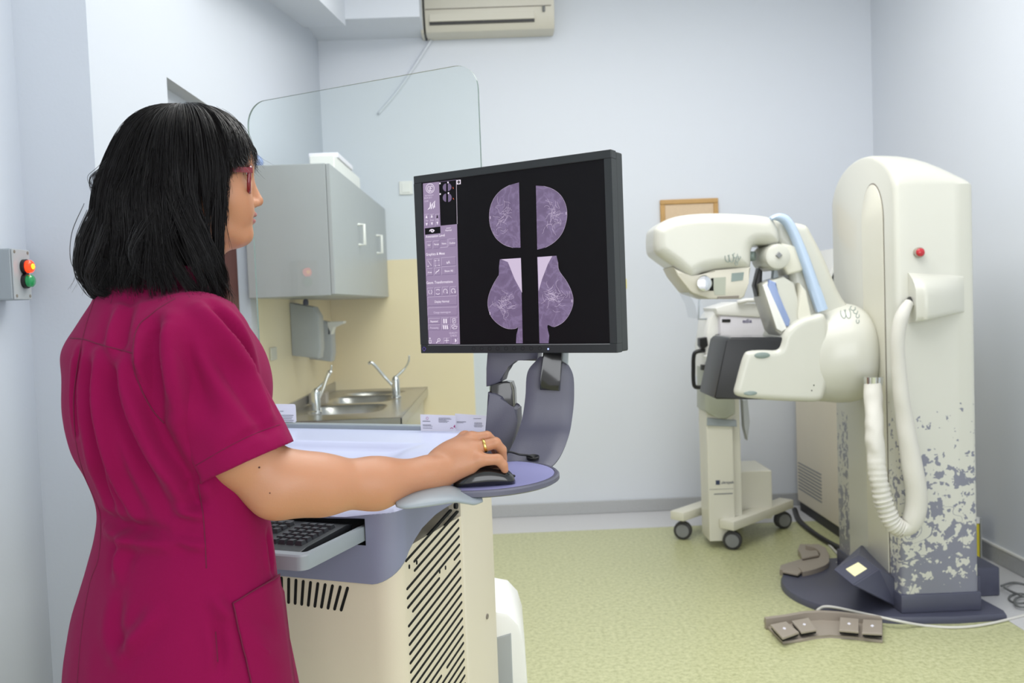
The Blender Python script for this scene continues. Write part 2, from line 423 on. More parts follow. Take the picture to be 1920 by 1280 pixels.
# ------------------------------------------------------------------ wall cabinet
cy0 = P(624, 430, X=-.69)[1]; cX = -.69
c0 = P(625, 553, X=cX); c1 = P(620, 305, X=cX); c2 = P(727, 553, X=cX)
cz0, cz1 = c0[2], P(620, 305, Y=cy0)[2]
cab = thing('wall_cabinet', 'grey wall cupboard with two doors above the sink', 'cabinet', (XL+.18, (cy0+YB)/2, cz0))
obj('body', box(XL+.002, cX-.02, cy0, YB-.003, cz0, cz1, bev=.003), M['cab'], cab)
ym = P(693, 480, X=cX)[1]
for ya, yb_, hy in ((cy0, ym-.003, P(672, 440, X=cX)[1]), (ym+.003, YB-.01, P(706, 455, X=cX)[1])):
    dr = obj('door', box(cX-.019, cX, ya, yb_, cz0+.004, cz1-.002, bev=.003), M['cab'], cab)
    hz = P(672, 440, X=cX)[2] if ya == cy0 else P(706, 458, X=cX)[2]
    bm = tube([(cX, hy, hz+.05), (cX+.03, hy, hz+.05), (cX+.03, hy, hz-.05), (cX, hy, hz-.05)], .008)
    obj('handle', bm, M['white'], dr, smooth=40)
# things on the cabinet
bz = cz1+.001
bmx = bmesh.new(); q = P(655, 330, Y=cy0+.35)
tag(obj('box', box(cX-.13, cX-.02, cy0+.22, cy0+.95, bz, bz+.07, bev=.004), M['white'], loc=(cX-.07, cy0+.5, bz)), 'white cardboard box lying on the grey wall cupboard', 'box', None)
tag(obj('box', box(cX-.15, cX-.015, cy0+.3, cy0+.7, bz+.071, bz+.095, bev=.004), M['paper'], loc=(cX-.08, cy0+.5, bz+.07)), 'flat open white tray on top of the cardboard box', 'box', None)
bm = bmesh.new(); q = P(480, 303, Y=cy0+.1); sphere(bm, (q[0], cy0+.1, bz+.03), (.032, .032, .03))
tag(obj('roll', bm, M['blue_d'], loc=(q[0], cy0+.1, bz), smooth=True), 'small blue-grey roll at the left end of the cupboard top', 'roll')
# ------------------------------------------------------------------ dispensers on the left wall
def dispenser(y, pxl, pyt, pyb, dep, name, label, m):
    zt, zb = P(pxl, pyt, Y=y)[2], P(pxl, pyb, Y=y)[2]; xr = P(pxl, (pyt+pyb)/2, Y=y)[0]
    t = thing(name, label, 'dispenser', (XL+.03, y+dep/2, zb))
    prof = [(XL+.005, zb+.02), (xr-.01, zb), (xr, zb+.05), (xr, zt-.05), (xr-.025, zt), (XL+.005, zt+.025)]
    obj('housing', prism([(x, y, z) for x, z in prof], (0, dep, 0), bev=.006), m, t, smooth=30)
    return t, xr, zt, zb
t, xr, zt, zb = dispenser(4.45, 598, 575, 672, .13, 'towel_dispenser', 'grey paper towel dispenser on the wall below the cupboard', M['cab'])
bm = bmesh.new(); lathe((xr-.07, 4.5, zt+.012), (0, 0, 1), [(0, .014), (.02, .014), (.03, .008)], 12, bm); obj('lock_knob', bm, M['plum'], t, smooth=40)
t, xr, zt, zb = dispenser(4.85, 622, 603, 678, .12, 'soap_dispenser', 'white soap dispenser with elbow lever near the room corner', M['cab'])
obj('lever', prism([(xr-.02, 4.85, zt), (xr+.07, 4.85, zt-.0), (xr+.07, 4.85, zt-.012), (xr+.01, 4.85, zt-.03), (xr, 4.85, zt-.07), (xr-.02, 4.85, zt-.07)], (0, .08, 0), bev=.003), M['white'], t)
# socket and stickers on the cream wall seen through the glass
q = P(513, 663, X=XL+.01); tag(obj('wall_socket', box(XL+.0045, XL+.014, q[1]-.05, q[1]+.05, q[2]-.03, q[2]+.03, bev=.003), M['acream'], loc=q), 'faint cream socket on the left wall beside the dispensers', 'socket')
# ------------------------------------------------------------------ sink unit
sx = -.47; sy0, sy1 = 4.05, YB-.006; sz = .845
sk = thing('sink_unit', 'stainless steel double sink counter along the left wall', 'sink', ((XL+sx)/2, (sy0+sy1)/2, 0))
obj('cabinet', box(XL+.005, sx-.03, sy0+.02, sy1, .0, sz-.045, bev=.003), M['beige2'], sk)
def sink_top():
    nx, ny = 60, 150; xs = np.linspace(XL+.006, sx, nx); ys = np.linspace(sy0, sy1, ny)
    Xg, Yg = np.meshgrid(xs, ys, indexing='ij'); Zg = np.full_like(Xg, sz)
    for (cx, cy, rx, ry, dp) in ((-.80, 4.52, .19, .20, .15), (-.80, 5.0, .19, .2, .15), ):
        d = (np.abs((Xg-cx)/rx)**4+np.abs((Yg-cy)/ry)**4)**.25
        Zg -= dp*(1-np.clip((d-.72)/.28, 0, 1)**2*(3-2*np.clip((d-.72)/.28, 0, 1)))
    d = np.sqrt(((Xg+.78)/.19)**2+((Yg-5.34)/.13)**2)
    Zg -= .05*np.clip((1-d)*5, 0, 1)
    ed = np.minimum(np.minimum(Xg-xs[0], xs[-1]-Xg), np.minimum(Yg-ys[0], ys[-1]-Yg))
    Zg += .006*np.clip(1-ed/.02, 0, 1)
    vs = np.stack([Xg, Yg, Zg], -1).reshape(-1, 3).tolist(); fs = []
    for i in range(nx-1):
        for j in range(ny-1): a = i*ny+j; fs.append((a, a+ny, a+ny+1, a+1))
    return vs, fs
obj('basin_top', sink_top(), M['steel'], sk, smooth=True)
bm = bmesh.new(); bx(bm, sx-.006, sx, sy0, sy1, sz-.045, sz+.004); bx(bm, XL+.006, sx, sy0, sy0+.006, sz-.045, sz+.004)
obj('rim', bm, M['steel'], sk)
obj('splash_back', box(XL+.0045, XL+.012, sy0, sy1, sz, sz+.06, bev=.002), M['steel'], sk)
for k, (px, py, Y, lab) in enumerate(((743, 742, 4.95, 'chrome mixer tap with raised lever at the far basin'), (592, 742, 4.35, 'chrome mixer tap at the near basin next to the white card'))):
    q = P(px, py, Y=Y); bz_ = sz+.004
    f = thing('faucet', lab, 'faucet', (q[0], Y, bz_))
    bm = bmesh.new(); lathe((q[0], Y, bz_), (0, 0, 1), [(0, .028), (.01, .028), (.015, .022), (.1, .022), (.115, .018), (.125, .006)], 20, bm); obj('body', bm, M['chrome'], f, smooth=40)
    s = -1 if k == 0 else .6
    sp = smooth_poly([(q[0], Y, bz_+.05), (q[0]+s*.06, Y-.0, bz_+.12), (q[0]+s*.12, Y-.02, bz_+.2), (q[0]+s*.145, Y-.02, bz_+.2)], 6, False)
    obj('spout', tube(sp, .009), M['chrome'], f, smooth=True)
    lv = smooth_poly([(q[0], Y, bz_+.115), (q[0]+.05, Y+.02, bz_+.16), (q[0]+.075, Y+.02, bz_+.2), (q[0]+.08, Y+.02, bz_+.235)], 6, False)
    obj('lever', tube(lv, [.007]*6+[.005]*(len(lv)-6)), M['chrome'], f, smooth=True)
q = P(627, 740, Y=4.8); tag(obj('sponge_box', box(XL+.02, XL+.11, 4.72, 4.8, sz+.008, sz+.07, bev=.004), M['taupe'], loc=(XL+.06, 4.76, sz+.004)), 'small taupe box between the two taps', 'box')
# ------------------------------------------------------------------ back wall fittings
q = P(761, 352, Y=YB-.01)
sw = thing('light_switch', 'white square switch on the back wall right of the cupboard', 'switch', q)
obj('plate', box(q[0]-.042, q[0]+.042, YB-.012, YB-.001, q[2]-.042, q[2]+.042, bev=.004), M['white'], sw)
obj('rocker', box(q[0]-.025, q[0]+.025, YB-.017, YB-.011, q[2]-.03, q[2]+.03, bev=.003), M['white'], sw)
a = P(1237, 374, Y=YB-.01); b_ = P(1346, 372, Y=YB-.01); zt = (a[2]+b_[2])/2; zb = P(1240, 445, Y=YB)[2]
pf = thing('notice_board', 'small cork board in an oak frame behind the X-ray head', 'notice board', ((a[0]+b_[0])/2, YB-.01, zb))
bm = bmesh.new(); w_ = .03
bx(bm, a[0], b_[0], YB-.022, YB-.001, zt-w_, zt, bev=.005); bx(bm, a[0], b_[0], YB-.022, YB-.001, zb, zb+w_, bev=.005)
bx(bm, a[0], a[0]+w_, YB-.022, YB-.001, zb+w_, zt-w_, bev=.005); bx(bm, b_[0]-w_, b_[0], YB-.022, YB-.001, zb+w_, zt-w_, bev=.005)
obj('frame', bm, M['oak'], pf); obj('board', box(a[0]+w_, b_[0]-w_, YB-.012, YB-.001, zb+w_, zt-w_), M['cork'], pf)
q = P(1171, 532, Y=YB); tag(obj('sticky_note', box(q[0]-.03, q[0]+.012, YB-.004, YB-.001, q[2]-.03, q[2]+.03), M['yellow'], loc=q), 'yellow sticky note on the back wall at the monitor edge', 'note')
# ------------------------------------------------------------------ signal lamp box on the near left wall
fx = XN+.062
a = P(19, 465, X=fx); b_ = P(52, 467, X=fx); zt = a[2]; zb = P(22, 562, X=fx)[2]
sb = thing('signal_lamp_box', 'grey wall box with a lit red lamp above a green lamp', 'signal lamp', (XN+.03, (a[1]+b_[1])/2, zb))
obj('housing', box(XN+.001, fx, a[1], b_[1], zb, zt, bev=.004), M['trimgrey'], sb)
obj('cover', box(fx, fx+.004, a[1]+.001, b_[1]-.001, zb+.001, zt-.001, bev=.0015), M['cab'], sb)
for yy in (a[1]+.01, b_[1]-.01):
    for zz in (zt-.008, zb+.01): obj('screw', lathe((fx+.003, yy, zz), (1, 0, 0), [(0, .004), (.002, .004)], 10), M['taupe_d'], sb)
ymid = (a[1]+b_[1])/2+.008; rl = .0175
for (py, m_, nm) in ((499, 'red_l', 'red_lamp'), (526, 'green_l', 'green_lamp')):
    z_ = P(38, py, X=fx+.01)[2]; c = (fx+.004, ymid, z_)
    bm = lathe(c, (1, 0, 0), [(0, rl+.001), (.009, rl+.001), (.01, rl-.002)], 24); ring = obj('bezel' if False else nm, bm, M['black'], sb, smooth=40)
    bm = lathe((c[0]+.009, c[1], c[2]), (1, 0, 0), [(0, rl-.002), (.01, rl-.002), (.014, rl-.006), (.015, .002)], 24); obj('lens', bm, M[m_], ring, smooth=40)
    if nm == 'red_lamp':
        bm = bmesh.new(); sphere(bm, (c[0]+.0235, c[1], c[2]), (.002, .008, .007)); obj('filament_glow', bm, M['amber_l'], ring, smooth=True)
# ================================================================== signed-distance modelling helpers
class SDF:
    def __init__(s, xs, ys, zs):
        s.x, s.y, s.z = [np.asarray(a, np.float32) for a in (xs, ys, zs)]
        s.F = np.full((len(xs), len(ys), len(zs)), .5, np.float32)
    def win(s, lo, hi):
        r = []
        for ax, l, h in zip((s.x, s.y, s.z), lo, hi):
            r.append(slice(max(0, np.searchsorted(ax, l)-1), min(len(ax), np.searchsorted(ax, h)+1)))
        return tuple(r)
    def put(s, w_, d, k, sub=False):
        F = s.F[w_]
        if sub:
            d = -d
            if k > 0: h = np.maximum(k-np.abs(F-d), 0)/k; s.F[w_] = np.maximum(F, d)+h*h*k*.25
            else: s.F[w_] = np.maximum(F, d)
        else:
            if k > 0: h = np.maximum(k-np.abs(F-d), 0)/k; s.F[w_] = np.minimum(F, d)-h*h*k*.25
            else: s.F[w_] = np.minimum(F, d)
    def cone(s, a, b, ra, rb, k=.02, sub=False, clip=None):
        a, b = np.array(a, np.float32), np.array(b, np.float32); R = max(ra, rb)+k+.02
        w_ = s.win(np.minimum(a, b)-R, np.maximum(a, b)+R)
        X, Y, Z = s.x[w_[0]][:, None, None]-a[0], s.y[w_[1]][None, :, None]-a[1], s.z[w_[2]][None, None, :]-a[2]
        ab = b-a; L2 = float(ab@ab)+1e-12
        t = np.clip((X*ab[0]+Y*ab[1]+Z*ab[2])/L2, 0, 1)
        d = np.sqrt((X-t*ab[0])**2+(Y-t*ab[1])**2+(Z-t*ab[2])**2)-(ra+(rb-ra)*t)
        if clip is not None:
            p, n = clip; d = np.maximum(d, (X+a[0]-p[0])*n[0]+(Y+a[1]-p[1])*n[1]+(Z+a[2]-p[2])*n[2])
        s.put(w_, d, k, sub)
    def ell(s, c, r, axes=None, k=.02, sub=False):
        c = np.array(c, np.float32); R = max(r)+k+.02; w_ = s.win(c-R, c+R)
        X, Y, Z = s.x[w_[0]][:, None, None]-c[0], s.y[w_[1]][None, :, None]-c[1], s.z[w_[2]][None, None, :]-c[2]
        if axes is None: axes = np.eye(3)
        q = [X*a[0]+Y*a[1]+Z*a[2] for a in axes]
        k0 = np.sqrt(sum((q[i]/r[i])**2 for i in range(3))); k1 = np.sqrt(sum((q[i]/(r[i]**2))**2 for i in range(3)))+1e-9
        s.put(w_, (k0*(k0-1)/k1).astype(np.float32), k, sub)
    def column(s, zt, cx, cy, A, B, lat, fwd, p=2.08, k=.03, shrink=0, ztop=None, zbot=None):
        Z = s.z; ok = np.interp
        cxz, cyz, az, bz = [ok(Z, zt, q).astype(np.float32) for q in (cx, cy, A, B)]
        X = s.x[:, None, None]-cxz[None, None, :]; Y = s.y[None, :, None]-cyz[None, None, :]
        u_ = np.abs(X*lat[0]+Y*lat[1])/(az-shrink); v_ = np.abs(X*fwd[0]+Y*fwd[1])/(bz-shrink)
        d = ((u_**p+v_**p)**(1/p)-1)*np.minimum(az, bz)
        if ztop is not None: d = np.maximum(d, Z[None, None, :]-ztop)
        if zbot is not None: d = np.maximum(d, zbot-Z[None, None, :])
        s.put((slice(None),)*3, d.astype(np.float32), k)
    def mesh(s):
        F = s.F; S = F < 0
        c = np.zeros(tuple(n-1 for n in F.shape), np.int8)
        for dx in (0, 1):
            for dy in (0, 1):
                for dz in (0, 1): c += S[dx:F.shape[0]-1+dx, dy:F.shape[1]-1+dy, dz:F.shape[2]-1+dz]
        I, J, K = np.nonzero((c > 0) & (c < 8)); idx = np.full(c.shape, -1, np.int32); idx[I, J, K] = np.arange(len(I))
        acc = np.zeros((len(I), 3)); cnt = np.zeros(len(I))
        ax = (s.x, s.y, s.z)
        for a in range(3):
            o = [b for b in range(3) if b != a]
            for p in (0, 1):
                for q in (0, 1):
                    d0 = [0, 0, 0]; d0[o[0]] = p; d0[o[1]] = q; d1 = list(d0); d1[a] = 1
                    f0 = F[I+d0[0], J+d0[1], K+d0[2]]; f1 = F[I+d1[0], J+d1[1], K+d1[2]]
                    m = (f0 < 0) != (f1 < 0); t = np.where(m, f0/np.where(m, f0-f1, 1), 0)
                    P0 = [ax[b][(I, J, K)[b]+d0[b]] for b in range(3)]; P1 = [ax[b][(I, J, K)[b]+d1[b]] for b in range(3)]
                    for b in range(3): acc[:, b] += np.where(m, P0[b]+(P1[b]-P0[b])*t, 0)
                    cnt += m
        V_ = acc/cnt[:, None]; Q = []
        for a in range(3):
            o = [(a+1) % 3, (a+2) % 3]
            sl0 = [slice(None)]*3; sl1 = [slice(None)]*3; sl0[a] = slice(0, -1); sl1[a] = slice(1, None)
            m = S[tuple(sl0)] != S[tuple(sl1)]; E = np.array(np.nonzero(m))
            ok = (E[o[0]] > 0) & (E[o[1]] > 0) & (E[o[0]] < F.shape[o[0]]-1) & (E[o[1]] < F.shape[o[1]]-1); E = E[:, ok]
            ins = S[tuple(E)]
            def cell(p, q): D = [E[0].copy(), E[1].copy(), E[2].copy()]; D[o[0]] -= p; D[o[1]] -= q; return idx[tuple(D)]
            q4 = np.stack([cell(1, 1), cell(0, 1), cell(0, 0), cell(1, 0)], 1)
            q4[~ins] = q4[~ins][:, ::-1]; Q.append(q4)
        return V_, np.concatenate(Q)
def smooth_mesh(V_, Q, it=2, lam=.5, mask=None):
    e = np.concatenate([Q[:, [0, 1]], Q[:, [1, 2]], Q[:, [2, 3]], Q[:, [3, 0]]]); n = len(V_)
    deg = np.bincount(e.ravel(), minlength=n).astype(float)
    for _ in range(it):
        for l in (lam, -lam*1.02):
            s_ = np.stack([np.bincount(e[:, 0], V_[e[:, 1], a], n)+np.bincount(e[:, 1], V_[e[:, 0], a], n) for a in range(3)], 1)/np.maximum(deg, 1)[:, None]
            d = (s_-V_)*l
            if mask is not None: d = d*mask[:, None]
            V_ = V_+d
    return V_
def vnormals(V_, Q):
    fn = np.cross(V_[Q[:, 2]]-V_[Q[:, 0]], V_[Q[:, 3]]-V_[Q[:, 1]]); N_ = np.zeros_like(V_)
    for k in range(4):
        for a in range(3): N_[:, a] += np.bincount(Q[:, k], fn[:, a], len(V_))
    return N_/(np.linalg.norm(N_, axis=1)[:, None]+1e-12)
def fast_obj(name, V_, Q, mats, parent, mi=None, label=None):
    off = root_loc(parent); V_ = np.asarray(V_, np.float32)-np.array([off.x, off.y, off.z], np.float32)
    Q = np.asarray(Q, np.int32); me = bpy.data.meshes.new(name); k = Q.shape[1]
    me.vertices.add(len(V_)); me.vertices.foreach_set('co', V_.ravel())
    me.loops.add(Q.size); me.loops.foreach_set('vertex_index', Q.ravel())
    me.polygons.add(len(Q)); me.polygons.foreach_set('loop_start', np.arange(0, Q.size, k, dtype=np.int32))
    me.polygons.foreach_set('use_smooth', np.ones(len(Q), bool))
    for m_ in (mats if isinstance(mats, (list, tuple)) else [mats]): me.materials.append(m_)
    if mi is not None: me.polygons.foreach_set('material_index', mi.astype(np.int32))
    me.update(calc_edges=True); me.validate()
    o = bpy.data.objects.new(name, me); COL.objects.link(o); o.parent = parent
    if label: o['label'] = label
    return o
def grid(*segs):
    out = []
    for a, b, h in segs: n = max(1, int(round((b-a)/h))); out += list(a+(b-a)*np.arange(n)/n)
    return np.array(out+[segs[-1][1]])
def poly_sdf(px_, pz_, X, Z):
    """signed distance to a closed polygon, negative inside"""
    n = len(px_); d = np.full(X.shape, 1e9); ins = np.zeros(X.shape, bool)
    for i in range(n):
        ax, az, bx_, bz_ = px_[i], pz_[i], px_[(i+1) % n], pz_[(i+1) % n]; ex, ez = bx_-ax, bz_-az
        t = np.clip(((X-ax)*ex+(Z-az)*ez)/(ex*ex+ez*ez+1e-12), 0, 1)
        d = np.minimum(d, (X-ax-t*ex)**2+(Z-az-t*ez)**2)
        c = ((az > Z) != (bz_ > Z)) & (X < ex*(Z-az)/(ez if abs(ez) > 1e-9 else 1e-9)+ax); ins ^= c
    return np.where(ins, -1, 1)*np.sqrt(d)
def round_slab(pts, Y0, Y1, r, h=.004, carve=None):
    """polygon pts (x, z) extruded from Y0 to Y1, all edges rounded with radius r"""
    xs = np.arange(min(p[0] for p in pts)-.02, max(p[0] for p in pts)+.02, h); zs = np.arange(min(p[1] for p in pts)-.02, max(p[1] for p in pts)+.02, h); ys = np.arange(Y0-.02, Y1+.02, h)
    X, Z = np.meshgrid(xs, zs, indexing='ij'); d2 = poly_sdf([p[0] for p in pts], [p[1] for p in pts], X, Z)
    qa = d2+r; qb = np.abs(ys-(Y0+Y1)/2)-(Y1-Y0)/2+r
    A = qa[:, None, :]; B_ = qb[None, :, None]
    F = np.sqrt(np.maximum(A, 0)**2+np.maximum(B_, 0)**2)+np.minimum(np.maximum(A, B_), 0)-r
    G = SDF(xs, ys, zs); G.F = F.astype(np.float32)
    if carve: carve(G)
    V_, Q = G.mesh(); return smooth_mesh(V_, Q, 3, .5), Q
# ================================================================== acquisition workstation (cart)
CA = math.radians(22)
CU = np.array([math.cos(CA), -math.sin(CA), 0]); CV = np.array([math.sin(CA), math.cos(CA), 0]); CO = np.array([-.037, 2.2, 0])
def W(a, b, z): return CO+a*CU+b*CV+np.array([0, 0, z])
def Lc(p): d = np.array(p)-CO; return np.array([d@CU, d@CV, p[2]])
def PF(px, py): return Lc(P(px, py, pt=W(0, -.5, 0), n=CV))     # on the front plane
def PS(px, py): return Lc(P(px, py, pt=CO, n=CU))               # on the right side plane
def PZc(px, py, z): return Lc(P(px, py, Z=z))
A0, B0, RC = -.76, -.5, .07
RX_, RY_ = .055, .036
def perim(e=0, n=9):
    """closed outline (a,b) of the cart, offset outwards by e, with which-face marker"""
    out = []
    def arc(cx, cy, r, t0, t1, k): return [(cx+(r)*math.cos(t0+(t1-t0)*i/k), cy+(r)*math.sin(t0+(t1-t0)*i/k)) for i in range(k+1)]
    r = RC+e; rb = .02+e
    out += arc(A0+RC, B0+RC, r, PI, 1.5*PI, n)
    fr = [(A0+RC+(0-RX_-A0-RC)*i/14, B0-e) for i in range(1, 14)]
    out += fr
    out += [(-RX_+(RX_+e)*math.cos(1.5*PI+.5*PI*i/n), B0+RY_+(RY_+e)*math.sin(1.5*PI+.5*PI*i/n)) for i in range(n+1)]
    out += [(e, B0+RY_+(-.02-B0-RY_)*i/14) for i in range(1, 14)]
    out += arc(-.02, -.02, rb, 0, .5*PI, 4)
    out += [(-.02+(A0+.04)*i/6, e) for i in range(1, 6)]
    out += arc(A0+.02, -.02, rb, .5*PI, PI, 4)
    out += [(A0-e, -.02-(-.02-B0-RC)*i/5) for i in range(1, 5)]
    return out
def ss(x, a, b): t = min(1, max(0, (x-a)/(b-a))); return t*t*(3-2*t)
def deck_z(a, b):
    up = 1.040
    slope = .948+(1.022-.948)*ss(b, -.52, -.2)
    m = max(ss(b, -.225, -.20), ss(a, -.17, -.06)*ss(b, -.42, -.25))
    z = slope*(1-m)+up*m
    z += .012*ss(a, -.14, -.02)*(1-m)
    return z
cart = thing('workstation_console', 'beige and lavender control console on the floor in front of the woman', 'control console', W(-.38, -.25, 0))
pb = perim(0)
bm = loft([[W(a, b, z) for a, b in pb] for z in (.09, .1, .3, .6, .8, .87)])
obj('body', bm, M['beige'], cart, smooth=40)
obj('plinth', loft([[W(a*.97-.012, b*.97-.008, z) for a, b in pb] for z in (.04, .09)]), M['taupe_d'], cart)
for a in (-.68, -.08):
    for b in (-.43, -.07):
        wbm = lathe(W(a-.012, b, .045), CU, [(0, .038), (.003, .045), (.021, .045), (.024, .038)], 20)
        obj('castor', wbm, M['rubber'], cart, smooth=40)
# upper lavender housing
side_curve = sorted([tuple(PS(*q)[1:]) for q in ((761, 1027), (770, 1012), (784, 990), (812, 962), (834, 948), (846, 941))])
def band_bottom(a, b):
    if b > side_curve[-1][0]: return min(.935, side_curve[-1][1]+.02)
    xs_ = [-.5]+[s[0] for s in side_curve]; zs_ = [.822]+[s[1] for s in side_curve]
    if a > -RX_+1e-6: z = float(np.interp(b, xs_, zs_))
    else: z = .805
    if b < B0+RY_-1e-6 and a > -RX_:
        t = math.atan2((a+RX_)/RX_, (B0+RY_-b)/RY_)/(PI/2); z1_ = float(np.interp(B0+RY_, xs_, zs_)); z = .805+(z1_-.805)*max(0, t)**1.5
    if a < A0+.03 and b > -.45: z = .82
    return z
po = perim(.007, 9)
hs = (PF(400, 1000)[0]-.25, PF(688.5, 1000)[0]); hz0, hz1 = .884, .938
hs = (-.495, hs[1])
# refine the front run so the drawer slot has exact ends
cols = []
for a, b in po:
    cols.append((a, b))
fr = [c for c in cols if abs(c[1]-(B0-.007)) < 1e-6]
idx = [i for i, c in enumerate(cols) if abs(c[1]-(B0-.007)) < 1e-6]
i0, i1 = idx[0], idx[-1]
aa = sorted(set([cols[i0][0], cols[i1][0], hs[0], hs[1]]+[hs[0]+(hs[1]-hs[0])*k/10 for k in range(1, 10)]))
cols = cols[:i0]+[(a, B0-.007) for a in aa]+cols[i1+1:]
vs, fs = [], []
NR = 7
for a, b in cols:
    zb = band_bottom(a, b); zt = deck_z(a, b)-.012
    r1, r2 = max(zb+.004, hz0) if b < -.499 else zb+(zt-zb)*.35, max(zb+.006, hz1) if b < -.499 else zb+(zt-zb)*.75
    r1 = min(r1, zt-.004); r2 = min(max(r2, r1+.001), zt-.002)
    an, bn = a*.992, -.25+(b+.25)*.985
    for (aa_, bb_, z) in ((an, bn, zb-.001), (a*.998, -.25+(b+.25)*.998, zb+.0), (a, b, zb+.004), (a, b, r1), (a, b, r2), (a, b, zt), (a-.0*a, b, zt+.001)):
        vs.append(W(aa_, bb_, z))
N = len(cols)
for i in range(N):
    j = (i+1) % N
    for k in range(NR-1):
        if k == 3 and abs(cols[i][1]-(B0-.007)) < 1e-6 and abs(cols[j][1]-(B0-.007)) < 1e-6 and cols[i][0] >= hs[0]-1e-6 and cols[j][0] <= hs[1]+1e-6: continue
        fs.append((i*NR+k, j*NR+k, j*NR+k+1, i*NR+k+1))
obj('upper_housing', (vs, fs), M['lav'], cart, smooth=45)
bm = bmesh.new()
bx(bm, hs[0], hs[1], -.508, -.2, hz0, hz1, fr=W)
bm.faces.ensure_lookup_table()
ff = [f for f in bm.faces if abs(Lc(np.array(f.calc_center_median()))[1]+.508) < 1e-4]
bmesh.ops.delete(bm, geom=ff, context='FACES')
obj('drawer_opening', bm, M['hole'], cart)
# deck surface
na, nb = 96, 72
vs, fs = [], []
for i in range(na+1):
    for j in range(nb+1):
        a = A0-.007+(-A0+.014)*i/na; b = B0-.007+(-B0+.014)*j/nb
        for (cx, sx_, ra_, rb_2) in ((-RX_, 1, RX_+.007, RY_+.007), (A0+RC, -1, RC+.007, RC+.007)):
            cy_ = B0-.007+rb_2
            if (a-cx)*sx_ > 0 and b < cy_:
                d = math.hypot((a-cx)/ra_, (b-cy_)/rb_2)
                if d > 1: a, b = cx+(a-cx)/d, cy_+(b-cy_)/d
                ed = (1-min(d, 1))*min(ra_, rb_2)
                break
        else: ed = min(a-A0+.007, .007-a, b-B0+.007, .007-b)
        ed = min(ed, .007-a, a-A0+.007, b-B0+.007, .007-b); ed = max(0, ed)
        z = deck_z(a, b)-.012*(1-math.sqrt(max(0, 1-(1-min(1, ed/.014))**2)))
        vs.append(W(a, b, z))
for i in range(na):
    for j in range(nb): q = i*(nb+1)+j; fs.append((q, q+nb+1, q+nb+2, q+1))
obj('worktop', (vs, fs), M['lav_deck'], cart, smooth=True)
# front vertical vents and side diagonal vents, cut slots
def slot(bm, p0, p1, wd, out, thick=.0012, up=None):
    d = np.array(p1)-np.array(p0); L_ = np.linalg.norm(d); d = d/L_; out = np.array(out, float)
    q = np.cross(out, d)*wd/2; pts = []
    for (c, s) in ((np.array(p0), -1), (np.array(p1), 1)):
        for k in range(5):
            t = -PI/2+PI*k/4
            pts.append(c+d*s*math.cos(t)*wd/2*1.0+q*math.sin(t)*(s))
    prism([p+out*-.004 for p in pts], out*(.004+thick), bm=bm)
bm = bmesh.new()
for k in range(12):
    t = k/9
    xt, yt, xb, yb2 = 529+(652-529)*t, 1083+(1102-1083)*t, 529+(640-529)*t, 1127+(1143-1127)*t
    if k > 9: break
    sl_ = -k
    slot(bm, W(*(PF(xt-(0 if k > 7 else 1), yt))), W(*(PF(xb, yb2))), .0062, -CV)
for k in range(1, 5):
    x = 529-13.3*k; slot(bm, W(*PF(x, 1083-2*k)), W(*PF(x, 1127-1.7*k)), .0062, -CV)
bmesh.ops.recalc_face_normals(bm, faces=bm.faces)
o = obj('front_vent', bm, M['hole'], cart); 
bm = bmesh.new()
pa, pb_ = PS(758, 1049), PS(834, 965); slp = (pb_[2]-pa[2])/(pb_[1]-pa[1])
r0, r1 = PS(853, 962), PS(862, 1179)   # 14 slots apart
dzs = (r0[2]-r1[2])/14
bR, bL = -.205, -.462
def clipline(zr, b0, b1): return W(.0, b0, zr+(b0-bR)*slp), W(.0, b1, zr+(b1-bR)*slp)
for k in range(-1, 38):
    zr = r0[2]-k*dzs; b1 = bR; b0 = bL
    # keep below the housing curve
    if k < 1: b1 = bR-.035*(1 if k == -1 else 0)
    while b0 < b1 and (zr+(b0-bR)*slp) > float(np.interp(b0, [s[0] for s in side_curve], [s[1] for s in side_curve]))-.012: b0 += .004
    lo = .16
    if zr+(b1-bR)*slp < lo: break
    if zr+(b0-bR)*slp < lo: b0 = bR+(lo-zr)/slp
    if k in (0, 1): b0 = max(b0, bL+.035)
    if k == 5: b1 = bR; b0 = bR-.03
    if k == 16:
        slot(bm, *clipline(zr, b0, bR-.12), .0055, CU); b0 = bR-.09
    if b1-b0 > .01: slot(bm, *clipline(zr, b0, b1), .0055, CU)
    if k == 5: slot(bm, *clipline(zr, bL+.02, bR-.11), .0055, CU)
for px, py in ((767, 1062), (781, 1054), (824, 1071), (835, 1064)):
    c = W(*PS(px, py)); slot(bm, c-np.array([0, 0, .002]), c+np.array([0, 0, .002]), .0055, CU)
bmesh.ops.recalc_face_normals(bm, faces=bm.faces)
obj('side_vent', bm, M['hole'], cart)
# rear part of the side, a shallow step with a screw
obj('rear_side_panel', loft([[W(a, b, z) for a, b in ((.0, -.19), (.003, -.185), (.003, -.012), (.0, -.004), (-.03, -.004), (-.03, -.19))] for z in (.12, 1.0)]), M['beige2'], cart, smooth=30)
sc = PS(911, 1155); obj('screw', lathe(W(.003, sc[1], sc[2]), CU, [(0, .007), (.002, .0065), (.002, .003), (.0008, .002)], 16), M['taupe_d'], cart, smooth=30)
# glass holder rail at the back of the worktop
gA0, gA1 = -.665, -.11
obj('glass_rail', box(gA0, gA1, -.012, .016, 1.036, 1.052, bev=.003, fr=W), M['trimgrey'], cart)
